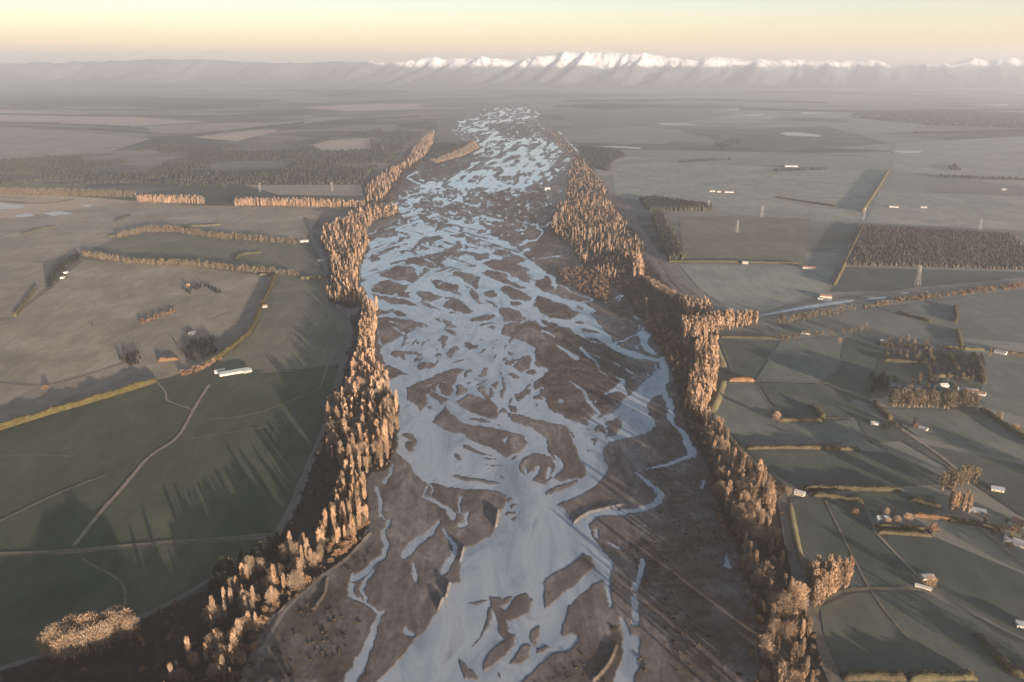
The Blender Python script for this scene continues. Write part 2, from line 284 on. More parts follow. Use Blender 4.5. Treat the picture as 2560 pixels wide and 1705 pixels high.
CORRIDOR = T('V', '1130 236 1210 236 1300 318 1400 430 1450 480 1500 570 1545 650 1650 735 1648 860 1632 965 1700 1055 1800 1148 1818 1290 1895 1500 1950 1680 -250 1800 -60 1560 100 1512 330 1424 480 1348 600 1262 640 1228 700 1115 742 1000 768 920 792 830 808 760 800 728 750 690 752 640 742 600 722 560 735 520 845 470 835 420 930 350 1010 290 1040 255')

def inside(poly, x, y):
    """even-odd test, vectorised"""
    r = np.zeros(x.shape, bool)
    x0, y0, x1, y1 = poly[:, 0].min(), poly[:, 1].min(), poly[:, 0].max(), poly[:, 1].max()
    sel = (x >= x0) & (x <= x1) & (y >= y0) & (y <= y1)
    if not sel.any():
        return r
    xs, ys = x[sel], y[sel]
    c = np.zeros(xs.shape, bool)
    n = len(poly)
    for i in range(n):
        ax, ay = poly[i]; bx, by = poly[(i + 1) % n]
        if ay == by:
            continue
        m = (ay > ys) != (by > ys)
        c ^= m & (xs < (bx - ax) * (ys - ay) / (by - ay) + ax)
    r[sel] = c
    return r
def near_line(pts, w0, w1, x, y):
    """inside a polyline whose width runs from w0 to w1"""
    r = np.zeros(x.shape, bool)
    seg = np.linalg.norm(np.diff(pts, axis=0), axis=1)
    cum = np.concatenate([[0], np.cumsum(seg)]) / max(seg.sum(), 1e-6)
    wm = max(w0, w1)
    for i in range(len(pts) - 1):
        a, b = pts[i], pts[i + 1]
        sel = (x > min(a[0], b[0]) - wm) & (x < max(a[0], b[0]) + wm) & (y > min(a[1], b[1]) - wm) & (y < max(a[1], b[1]) + wm)
        if not sel.any():
            continue
        xs, ys = x[sel], y[sel]
        d = b - a
        t = np.clip(((xs - a[0]) * d[0] + (ys - a[1]) * d[1]) / max(d @ d, 1e-9), 0, 1)
        ds = np.hypot(xs - a[0] - t * d[0], ys - a[1] - t * d[1])
        w = w0 + (w1 - w0) * (cum[i] + t * (cum[i + 1] - cum[i]))
        r[sel] |= ds < w * .5
    return r
_lat = np.random.default_rng(11).random((256, 256))
def noise2(x, y):
    xi = np.floor(x).astype(int); yi = np.floor(y).astype(int)
    fx = x - xi; fy = y - yi
    fx = fx * fx * (3 - 2 * fx); fy = fy * fy * (3 - 2 * fy)
    g = lambda a, b: _lat[a & 255, b & 255]
    return (g(xi, yi) * (1 - fx) + g(xi + 1, yi) * fx) * (1 - fy) + (g(xi, yi + 1) * (1 - fx) + g(xi + 1, yi + 1) * fx) * fy
def fbm(x, y, o=4):
    s = 0; a = .5; t = 0
    for i in range(o):
        s = s + a * noise2(x + 17.3 * i, y + 9.1 * i); t += a; a *= .5; x = x * 2.03; y = y * 2.03
    return s / t
def blur(a, n=1):
    for _ in range(n):
        p = np.pad(a, 1, mode='edge')
        a = (p[:-2, 1:-1] + 2 * p[1:-1, 1:-1] + p[2:, 1:-1]) / 4
        p = np.pad(a, 1, mode='edge')
        a = (p[1:-1, :-2] + 2 * p[1:-1, 1:-1] + p[1:-1, 2:]) / 4
    return a

def river_raster():
    """wetness, scrub and belt masks over a net that thins out with distance"""
    us = np.arange(-150, 2160, 2.2)
    vs = np.concatenate([np.arange(250, 420, 1.0), np.arange(420, 1000, 1.8), np.arange(1000, 1840, 2.4)])
    U, V = np.meshgrid(us, vs)
    gx, gy = G(U, V, .6)
    amp = np.clip((V - 240) / 60, .8, 4.5)
    wx = (fbm(U / 26, V / 17, 3) - .5) * amp * 2.6 + (fbm(U / 7 + 40, V / 5, 2) - .5) * amp * 1.6
    wy = (fbm(U / 26 + 90, V / 17 + 31, 3) - .5) * amp * 1.7 + (fbm(U / 7, V / 5 + 77, 2) - .5) * amp * 1.0
    X, Y = U + wx, V + wy
    wet = np.zeros(U.shape, bool)
    for p in WATER_BODIES:
        wet |= inside(p, X, Y)
    for p in GRAVEL_BARS:
        wet &= ~inside(p, X, Y)
    # small bars and flecks of open water, drawn out along the current
    ca, sa = math.cos(.12), math.sin(.12)
    rx, ry = gx * ca - gy * sa, gx * sa + gy * ca
    n1 = fbm(rx / 14, ry / 46, 4); n2 = fbm(rx / 7 + 50, ry / 26, 3)
    nf = fbm(rx / 24 + 5, ry / 150, 5)
    jit = (fbm(U / 45, V / 10, 3) - .5) * 130
    thread = np.abs(fbm(rx / 30 + 70, ry / 95 + 20, 4) - .5)
    thread2 = np.abs(fbm(rx / 55 + 170, ry / 210 + 120, 4) - .5)
    zone = inside(T('V', '1060 240 1240 250 1330 350 1290 480 1240 520 1260 640 1320 760 1180 780 1140 900 900 940 870 760 830 640 860 520 900 470 930 430 1040 330 1030 290'), X, Y)
    upper = zone & (V < 560)
    wet &= ~(upper & (V + jit < 470) & (nf > .485))
    wet &= ~(upper & (V >= 470) & (n1 > .575))
    sel = fbm(gx / 160 + 3, gy / 380 + 8, 3) > .5
    def drawn(w, l, o, k=4):
        r_ = 0
        for th, m in ((.66, sel), (-.50, ~sel)):
            c_, s_ = math.cos(th), math.sin(th)
            r_ = r_ + np.where(m, fbm((gx * c_ + gy * s_) / w + o, (gy * c_ - gx * s_) / l + o * 1.7, k), 0)
        return r_
    d1 = drawn(9, 75, 10); d2 = drawn(16, 120, 60); d3 = drawn(6, 40, 33, 3)
    mid = zone & (V >= 470)
    wet &= ~(mid & (d1 > .62 + np.clip((V - 640) / 900, 0, .2)) & (V < 900))
    wet |= mid & (V < 985) & (np.abs(d2 - .5) < .010) & (d3 > .42)
    core = inside(T('V', '1090 245 1205 250 1240 280 1325 345 1290 400 1180 460 1030 470 1000 420 1080 385 1090 340 1030 298'), X, Y)
    wet &= ~(upper & (V < 345) & (nf > .44))
    wet |= core & (V >= 345) & (V + jit < 475) & (nf < .435)
    wet |= core & (V + jit < 480) & (thread2 < .016)
    wet |= core & (V < 520) & (thread < .014)
    wet |= zone & (V > 360) & (V < 560) & (thread < .011)
    wet |= zone & (V > 330) & (V < 620) & (n2 > .73)
    wet &= V + jit * .2 > 268
    wet &= ~(inside(T('C', '560 640 1900 640 1900 950 1100 980 500 960'), X, Y) & (n2 > .70))
    wet &= ~(inside(T('C', '1750 1080 2150 1180 2200 1568 1700 1568 1600 1300'), X, Y) & (n2 > .62))
    wet &= ~(inside(T('G', '1120 900 1700 880 1820 1300 1500 1568 900 1568 1100 1300'), X, Y) & (fbm(gx / 10 + gy / 30, gy / 40, 4) > .665))
    for p, a, b in STREAMS:
        wet |= near_line(p, a * 1.1 + .8, b * 1.1 + .8, X, Y)
    scrub = np.zeros(U.shape)
    for p in SCRUB:
        scrub = np.maximum(scrub, inside(p, U + wx * 7, V + wy * 7))
    belt = np.zeros(U.shape)
    for p in BELT_FLOOR:
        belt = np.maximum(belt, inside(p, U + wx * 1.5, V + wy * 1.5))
    cor = inside(CORRIDOR, U, V)
    return us, vs, U, V, gx, gy, wet, scrub, belt, cor
# ------------------------------------------------------------------ materials
def nodes(name):
    m = bpy.data.materials.new(name)
    m.use_nodes = True
    nt = m.node_tree
    b = nt.nodes['Principled BSDF']
    b.inputs['Roughness'].default_value = .95
    b.inputs['Specular IOR Level'].default_value = .15
    return m, nt, b
def tex_pos(nt, scale=(1, 1, 1), obj=False):
    if obj:
        tc = nt.nodes.new('ShaderNodeTexCoord'); src = tc.outputs['Object']
    else:
        g = nt.nodes.new('ShaderNodeNewGeometry'); src = g.outputs['Position']
    mp = nt.nodes.new('ShaderNodeMapping')
    mp.inputs['Scale'].default_value = scale
    nt.links.new(src, mp.inputs['Vector'])
    return mp.outputs[0]
def tex_noise(nt, vec, scale, detail=5, rough=.6, dist=0):
    n = nt.nodes.new('ShaderNodeTexNoise')
    n.inputs['Scale'].default_value = scale
    n.inputs['Detail'].default_value = detail
    n.inputs['Roughness'].default_value = rough
    n.inputs['Distortion'].default_value = dist
    nt.links.new(vec, n.inputs['Vector'])
    return n.outputs['Fac']
def ramp(nt, fac, stops):
    r = nt.nodes.new('ShaderNodeValToRGB')
    e = r.color_ramp.elements
    while len(e) < len(stops):
        e.new(.5)
    for k, (p, c) in zip(e, stops):
        k.position = p
        k.color = (*c, 1) if len(c) == 3 else c
    nt.links.new(fac, r.inputs[0])
    return r.outputs[0]
def mix(nt, fac, a, b, mode='MIX'):
    n = nt.nodes.new('ShaderNodeMix')
    n.data_type = 'RGBA'
    n.blend_type = mode
    for i, v in ((0, fac), (6, a), (7, b)):
        if isinstance(v, (int, float)):
            n.inputs[i].default_value = v
        elif isinstance(v, tuple):
            n.inputs[i].default_value = (*v, 1)
        else:
            nt.links.new(v, n.inputs[i])
    return n.outputs[2]
def attr(nt, name):
    a = nt.nodes.new('ShaderNodeAttribute')
    a.attribute_name = name
    return a.outputs['Fac']
def bump(nt, b, h, strength, dist):
    n = nt.nodes.new('ShaderNodeBump')
    n.inputs['Strength'].default_value = strength
    n.inputs['Distance'].default_value = dist
    nt.links.new(h, n.inputs['Height'])
    nt.links.new(n.outputs[0], b.inputs['Normal'])

def soil_material(name, c1, c2, c3, s1=.006, s2=.06):
    """grass or bare soil: broad patches, streaks of the drill rows, fine mottling"""
    m, nt, b = nodes(name)
    p = tex_pos(nt)
    a = tex_noise(nt, p, s1, 6, .62, .8)
    col = ramp(nt, a, [(.36, c1), (.52, c2), (.66, c3)])
    f = tex_noise(nt, tex_pos(nt, (1.0, .30, 1)), s2, 6, .74)
    col = mix(nt, .55, col, ramp(nt, f, [(.3, (.55, .56, .58)), (.7, (1.46, 1.44, 1.4))]), 'MULTIPLY')
    nt.links.new(col, b.inputs['Base Color'])
    bump(nt, b, tex_noise(nt, p, .25, 4, .6), .25, .6)
    return m
MAT = {}
MAT['green'] = soil_material('dark_pasture', (.044, .056, .036), (.056, .066, .044), (.076, .080, .055))
MAT['greentan'] = soil_material('dry_pasture', (.100, .108, .080), (.126, .126, .096), (.155, .145, .112))
MAT['tan'] = soil_material('rough_brown_pasture', (.185, .163, .130), (.23, .198, .16), (.28, .24, .198), .008)
MAT['pink'] = soil_material('stubble', (.30, .235, .185), (.35, .275, .215), (.40, .32, .25))
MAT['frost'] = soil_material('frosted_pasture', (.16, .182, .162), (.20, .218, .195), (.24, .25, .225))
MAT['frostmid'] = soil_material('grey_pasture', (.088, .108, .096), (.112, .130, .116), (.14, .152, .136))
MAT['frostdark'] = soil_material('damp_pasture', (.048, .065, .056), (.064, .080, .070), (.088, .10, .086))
MAT['bankgrass'] = soil_material('dry_bank_grass', (.085, .078, .045), (.105, .095, .056), (.13, .115, .07), .02)
MAT['plough'] = soil_material('bare_soil', (.055, .050, .048), (.07, .063, .06), (.088, .080, .074))

def simple(name, c, rough=.9, var=.25, scale=.4, spec=.15):
    m, nt, b = nodes(name)
    b.inputs['Roughness'].default_value = rough
    b.inputs['Specular IOR Level'].default_value = spec
    f = tex_noise(nt, tex_pos(nt), scale, 4, .65)
    lo = tuple(v * (1 - var) for v in c); hi = tuple(min(1, v * (1 + var)) for v in c)
    nt.links.new(ramp(nt, f, [(.3, lo), (.7, hi)]), b.inputs['Base Color'])
    return m
def plant(name, c, var=.3, scale=.12):
    """twigs or leaves; each plant gets its own cast of the colour"""
    m, nt, b = nodes(name)
    oi = nt.nodes.new('ShaderNodeObjectInfo')
    f = tex_noise(nt, tex_pos(nt), scale, 3, .6)
    lo = tuple(v * (1 - var) for v in c); hi = tuple(v * (1 + var) for v in c)
    col = ramp(nt, f, [(.3, lo), (.7, hi)])
    col = mix(nt, .8, col, ramp(nt, oi.outputs['Random'], [(0, (.55, .60, .62)), (.35, (.85, .86, .86)), (.7, (1.08, 1.04, 1.0)), (1, (1.3, 1.22, 1.12))]), 'MULTIPLY')
    nt.links.new(col, b.inputs['Base Color'])
    b.inputs['Specular IOR Level'].default_value = .05
    return m
MAT['twig'] = plant('bare_twigs', (.235, .168, .122), .5, .05)
MAT['willow'] = plant('willow_twigs', (.215, .162, .122), .45, .05)
MAT['dull'] = plant('dull_twigs', (.088, .074, .053), .35)
MAT['osier'] = plant('scrub_twigs', (.15, .098, .066))
MAT['bark'] = plant('bark', (.16, .12, .09))
MAT['pine'] = plant('pine_needles', (.030, .034, .024), .35)
MAT['hedge'] = plant('hedge_leaves', (.046, .041, .019), .4, .25)
MAT['hedgeolive'] = plant('olive_hedge_leaves', (.050, .044, .028), .35, .25)
MAT['hedgebrown'] = plant('dry_hedge_leaves', (.095, .062, .040), .3, .25)
MAT['hedgedark'] = plant('dark_hedge_leaves', (.060, .056, .034), .35, .25)
MAT['gravelroad'] = simple('gravel_road', (.125, .115, .105), .95, .2, .3)
MAT['track'] = simple('worn_track', (.20, .175, .14), .95, .3, .12)
MAT['wheel'] = simple('grassy_track', (.13, .12, .092), .95, .35, .08)
MAT['stone'] = simple('pale_gravel', (.17, .16, .15), .95, .3, .08)
MAT['roofgrey'] = simple('grey_iron_roof', (.15, .175, .205), .5, .1, .5, .4)
MAT['roofwhite'] = simple('white_iron_roof', (.27, .28, .30), .45, .08, .5, .4)
MAT['roofred'] = simple('brown_roof', (.20, .12, .095), .7, .2, .6)
MAT['wallcream'] = simple('cream_wall', (.34, .30, .25), .8, .1, .6)
MAT['wallwhite'] = simple('white_wall', (.38, .37, .36), .8, .08, .6)
MAT['steel'] = simple('galvanised_steel', (.22, .22, .22), .6, .1, .5)
MAT['frostwhite'] = simple('hoar_frost', (.42, .44, .46), .8, .12, .02)
MAT['paneglass'] = simple('dark_window_glass', (.03, .035, .04), .1, .1, .5, .5)

# ------------------------------------------------------------------ mesh helpers
def new_mesh(name, v, f, m, smooth=False):
    me = bpy.data.meshes.new(name)
    me.from_pydata([tuple(map(float, p)) for p in v], [], f)
    if m is not None:
        me.materials.append(m)
    if smooth:
        me.polygons.foreach_set('use_smooth', [True] * len(me.polygons))
    me.update()
    return me
def np_mesh(name, v, f, m, smooth=False):
    """v (n,3), f (k,3) or (k,4) arrays"""
    v = np.ascontiguousarray(v, np.float32); f = np.ascontiguousarray(f, np.int32)
    me = bpy.data.meshes.new(name)
    k = f.shape[1]
    me.vertices.add(len(v)); me.vertices.foreach_set('co', v.ravel())
    me.loops.add(f.size); me.loops.foreach_set('vertex_index', f.ravel())
    me.polygons.add(len(f))
    me.polygons.foreach_set('loop_start', np.arange(0, f.size, k, dtype=np.int32))
    me.polygons.foreach_set('loop_total', np.full(len(f), k, np.int32))
    if smooth:
        me.polygons.foreach_set('use_smooth', np.ones(len(f), bool))
    me.materials.append(m)
    me.update(calc_edges=True)
    return me
def link(name, me, parent=None, loc=(0, 0, 0), rz=0.0, sc=(1, 1, 1)):
    o = bpy.data.objects.new(name, me)
    o.location = loc
    o.rotation_euler = (0, 0, rz)
    o.scale = sc
    if parent is not None:
        o.parent = parent
    COL.objects.link(o)
    return o
def tag(o, label=None, cat=None, group=None, kind=None):
    for k, v in (('label', label), ('category', cat), ('group', group), ('kind', kind)):
        if v:
            o[k] = v
    return o
def structure(name, me):
    return tag(link(name, me), kind='structure')
def ground_pts(pts, z=0.0):
    x, y = G(pts[:, 0], pts[:, 1])
    return np.stack([x, y, np.full(len(x), z)], 1)
def smooth_line(p, step=12.0):
    """a polyline on the ground, resampled and rounded"""
    p = np.asarray(p, float)
    for _ in range(2):
        q = [p[0]]
        for a, b in zip(p[:-1], p[1:]):
            q += [a * .75 + b * .25, a * .25 + b * .75]
        q.append(p[-1])
        p = np.array(q)
    d = np.linalg.norm(np.diff(p[:, :2], axis=0), axis=1)
    c = np.concatenate([[0], np.cumsum(d)])
    n = max(2, int(c[-1] / step) + 1)
    t = np.linspace(0, c[-1], n)
    return np.stack([np.interp(t, c, p[:, k]) for k in range(p.shape[1])], 1)
def strip_mesh(name, line, width, z, m, jitter=.12):
    d = np.gradient(line[:, :2], axis=0)
    d /= np.maximum(np.linalg.norm(d, axis=1, keepdims=True), 1e-6)
    nrm = np.stack([-d[:, 1], d[:, 0]], 1)
    w = width * .5 * (1 + jitter * (rng.random((len(line), 2)) * 2 - 1))
    L = line[:, :2] + nrm * w[:, :1]; Rr = line[:, :2] - nrm * w[:, 1:]
    v = np.concatenate([np.c_[L, np.full(len(L), z)], np.c_[Rr, np.full(len(L), z)]])
    n = len(L); i = np.arange(n - 1)
    return np_mesh(name, v, np.stack([i, i + n, i + n + 1, i + 1], 1), m)

# ------------------------------------------------------------------ the plain
def ground():
    m, nt, b = nodes('plain')
    p = tex_pos(nt)
    pr = tex_pos(nt, (1 / 620, 1 / 380, 1))
    rot = pr.node
    rot.inputs['Rotation'].default_value = (0, 0, R(17))
    def vor(vec, s):
        v = nt.nodes.new('ShaderNodeTexVoronoi')
        v.distance = 'CHEBYCHEV'
        v.inputs['Scale'].default_value = s
        v.inputs['Randomness'].default_value = .75
        nt.links.new(vec, v.inputs['Vector'])
        return v.outputs['Color']
    sep = nt.nodes.new('ShaderNodeSeparateColor')
    nt.links.new(vor(pr, 1.0), sep.inputs[0])
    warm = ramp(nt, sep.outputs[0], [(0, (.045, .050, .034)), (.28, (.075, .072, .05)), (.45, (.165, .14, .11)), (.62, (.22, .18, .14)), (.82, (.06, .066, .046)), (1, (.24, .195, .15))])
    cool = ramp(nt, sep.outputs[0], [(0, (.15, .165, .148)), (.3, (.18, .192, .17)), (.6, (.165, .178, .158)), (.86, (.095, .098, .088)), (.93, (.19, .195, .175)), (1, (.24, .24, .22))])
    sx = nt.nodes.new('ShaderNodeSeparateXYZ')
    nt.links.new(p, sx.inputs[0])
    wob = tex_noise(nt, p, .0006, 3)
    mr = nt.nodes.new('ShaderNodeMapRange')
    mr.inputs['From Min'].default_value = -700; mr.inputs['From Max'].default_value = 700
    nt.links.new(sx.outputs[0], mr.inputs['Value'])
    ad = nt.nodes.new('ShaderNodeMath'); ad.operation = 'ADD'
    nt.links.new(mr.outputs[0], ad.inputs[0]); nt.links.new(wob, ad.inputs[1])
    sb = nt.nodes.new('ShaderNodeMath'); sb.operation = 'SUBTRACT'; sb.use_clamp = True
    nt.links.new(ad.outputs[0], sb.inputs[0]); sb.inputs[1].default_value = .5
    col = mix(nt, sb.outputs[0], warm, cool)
    # belts of dark wood far out
    wood = tex_noise(nt, tex_pos(nt, (1 / 2600, 1 / 1500, 1)), 1.0, 5, .55, .6)
    col = mix(nt, ramp(nt, wood, [(.53, (0, 0, 0)), (.57, (1, 1, 1))]), col, (.040, .043, .032))
    f = tex_noise(nt, p, .02, 6, .7)
    col = mix(nt, .5, col, ramp(nt, f, [(.3, (.7, .7, .7)), (.7, (1.3, 1.3, 1.3))]), 'MULTIPLY')
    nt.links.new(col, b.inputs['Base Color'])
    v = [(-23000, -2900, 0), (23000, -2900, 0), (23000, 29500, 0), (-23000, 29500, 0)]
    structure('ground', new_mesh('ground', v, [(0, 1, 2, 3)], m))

FIELDS = [
 ('tan', '-400 300 0 290 350 318 240 352 0 370 -400 380'), ('pink', '440 315 590 300 645 298 545 325'), ('pink', '715 335 760 322 848 318 856 345 740 350'),
 ('pink', '690 247 860 238 965 240 980 250 800 256'), ('tan', '330 290 480 283 650 280 760 268 800 272 560 300 360 306'), ('pink', '0 252 200 262 480 280 300 290 60 282 -300 270'),
 ('greentan', '450 385 530 370 705 372 660 381'), ('greentan', '745 378 868 378 845 390'), ('tan', '560 425 830 425 835 450 640 448'),
 ('tan', '-400 500 60 470 330 470 640 476 742 486 700 552 500 540 395 526 268 541 180 584 100 600 -400 592'),
 ('tan', '-400 596 98 604 104 662 28 728 -400 770'), ('pink', '-400 440 120 448 310 462 40 500 -400 520'), ('greentan', '192 584 272 546 396 533 690 562 733 600 738 638 640 631 430 604'),
 ('tan', '-400 800 20 735 112 668 192 598 430 612 628 636 600 720 570 765 468 838 395 866 353 876 0 985 -400 1080'),
 ('greentan', '640 640 738 646 757 706 796 738 798 782 784 834 700 848 560 852 480 848 537 803 580 768 600 730 614 690'),
 ('green', '-500 1120 0 992 360 882 480 852 560 860 700 852 782 838 762 925 738 1000 688 1120 636 1226 400 1243 150 1266 -500 1290'),
 ('green', '-500 1296 150 1274 400 1252 606 1240 596 1262 480 1336 330 1412 98 1502 -500 1700'),
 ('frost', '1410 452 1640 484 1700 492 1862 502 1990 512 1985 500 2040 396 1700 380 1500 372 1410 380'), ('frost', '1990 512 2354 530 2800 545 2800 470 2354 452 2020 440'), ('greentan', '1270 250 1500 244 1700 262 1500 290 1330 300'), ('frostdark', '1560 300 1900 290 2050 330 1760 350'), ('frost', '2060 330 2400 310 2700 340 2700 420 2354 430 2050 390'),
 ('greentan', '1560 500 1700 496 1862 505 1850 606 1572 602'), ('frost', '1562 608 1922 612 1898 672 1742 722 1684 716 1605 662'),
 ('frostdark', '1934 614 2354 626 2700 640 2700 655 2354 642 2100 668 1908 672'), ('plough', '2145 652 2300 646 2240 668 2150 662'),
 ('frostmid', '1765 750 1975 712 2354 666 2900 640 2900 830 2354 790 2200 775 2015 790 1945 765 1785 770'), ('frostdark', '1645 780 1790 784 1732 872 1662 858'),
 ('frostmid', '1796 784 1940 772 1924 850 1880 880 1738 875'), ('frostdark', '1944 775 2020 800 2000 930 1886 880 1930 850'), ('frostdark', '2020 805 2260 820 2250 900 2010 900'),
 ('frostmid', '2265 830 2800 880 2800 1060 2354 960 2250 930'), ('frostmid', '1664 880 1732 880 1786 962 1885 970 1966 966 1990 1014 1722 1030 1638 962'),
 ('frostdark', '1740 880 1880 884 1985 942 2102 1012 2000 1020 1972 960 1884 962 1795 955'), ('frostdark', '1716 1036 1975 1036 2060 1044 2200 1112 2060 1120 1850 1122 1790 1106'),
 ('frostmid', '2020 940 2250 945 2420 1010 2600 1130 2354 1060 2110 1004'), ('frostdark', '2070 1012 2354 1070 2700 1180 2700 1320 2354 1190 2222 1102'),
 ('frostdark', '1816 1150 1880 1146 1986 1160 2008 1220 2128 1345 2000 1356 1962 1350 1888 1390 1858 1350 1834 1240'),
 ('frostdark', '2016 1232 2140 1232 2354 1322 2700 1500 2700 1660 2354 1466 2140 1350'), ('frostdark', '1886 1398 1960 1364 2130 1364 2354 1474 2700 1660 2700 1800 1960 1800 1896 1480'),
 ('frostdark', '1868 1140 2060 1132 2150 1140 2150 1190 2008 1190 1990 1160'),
]
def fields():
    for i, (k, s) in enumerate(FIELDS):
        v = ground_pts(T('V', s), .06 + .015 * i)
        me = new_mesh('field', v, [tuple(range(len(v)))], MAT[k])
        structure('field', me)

ROADS = [  # width m, height, material, points
 (9, .9, 'gravelroad', '700 500 722 560 746 602 756 650 744 690 762 712 800 735 806 768 791 830 766 920 744 1000 716 1062 688 1130 664 1190 640 1226'),
 (5, .9, 'gravelroad', '640 1226 600 1258 540 1292 478 1338 400 1384 330 1420 200 1465 100 1508 -60 1560'),
 (4, .85, 'wheel', '-300 1282 0 1275 150 1268 300 1255 400 1246 500 1240 640 1228'),
 (4, .8, 'track', '170 1256 230 1180 300 1102 340 1050 400 1016 425 985 440 950 470 902 482 884'),
 (2.4, .8, 'track', '362 880 384 905 380 920 405 930 430 938 445 946'), (3, .75, 'wheel', '-60 1225 0 1200 100 1150 190 1112 240 1095'),
 (2, .75, 'wheel', '188 1285 220 1305 262 1325 290 1350 285 1410'), (1.6, .75, 'wheel', '-60 1052 0 1050 100 1046 160 1050'), (2, .75, 'wheel', '480 965 560 960 640 935 740 892'),
 (1.5, .75, 'wheel', '440 1010 560 990 660 975'), (1.6, .8, 'stone', '735 890 745 870 755 835 766 808'), (4, .75, 'track', '285 768 320 750 370 730'), (2.5, .75, 'wheel', '0 880 90 890 180 870 300 830'),
 (2.5, .7, 'track', '480 735 540 715'), (3, .7, 'track', '322 795 330 820 350 835'),
 (11, 1.0, 'gravelroad', '1440 482 1482 540 1532 620 1562 662 1620 706 1660 728'), (9, 1.0, 'gravelroad', '1648 968 1700 1056 1772 1112 1800 1150 1806 1205 1822 1280 1842 1360 1872 1440 1892 1500 1922 1575'),
 (4, 1.05, 'wheel', '1860 1420 1880 1470 1905 1540 1925 1590'), (4, .8, 'wheel', '1880 1500 1876 1440 1875 1400 1900 1372 1950 1358 2010 1354 2100 1356 2160 1360'),
 (2, .78, 'wheel', '1897 1152 1940 1240 1975 1310 2000 1358 2060 1440 2120 1500'), (2.2, .78, 'track', '2010 1222 2060 1275 2128 1345'), (2, .78, 'wheel', '1738 882 1765 925 1790 958'),
 (2, .78, 'track', '1735 877 1800 879 1905 882'), (2, .78, 'wheel', '1655 780 1670 820 1690 870'), (4, .8, 'track', '2010 930 2060 980 2150 1040 2200 1080'), (3, .8, 'wheel', '1960 985 2060 1050 2140 1100 2230 1150'),
 (3, .75, 'wheel', '1536 604 1700 606 1925 612'), (4, .8, 'track', '1740 430 1800 385 1830 370'), (2.5, .75, 'wheel', '1930 590 1960 540 1985 495 2015 440 2040 395'), (3, .8, 'track', '1905 670 1925 630 1945 600'),
 (3, .8, 'track', '2250 1212 2300 1255 2354 1300 2420 1350'), (3, .8, 'wheel', '1535 652 1580 655 1625 705'), (3, .7, 'wheel', '1820 960 1990 963'),
 (14, .55, 'plough', '-300 455 0 462 100 470 170 458'), (5, .7, 'wheel', '0 452 100 458 160 460'), (3, 1.35, 'stone', '845 1220 835 1250 790 1290 740 1330 700 1365 660 1400 630 1450 600 1500'),
]
def roads():
    for i, (w, z, m, s) in enumerate(ROADS):
        l = smooth_line(ground_pts(T('V', s)), 8)
        nm = 'road' if m == 'gravelroad' else 'path'
        structure(nm, strip_mesh(nm, l, w, z + .006 * i, MAT[m], .18))

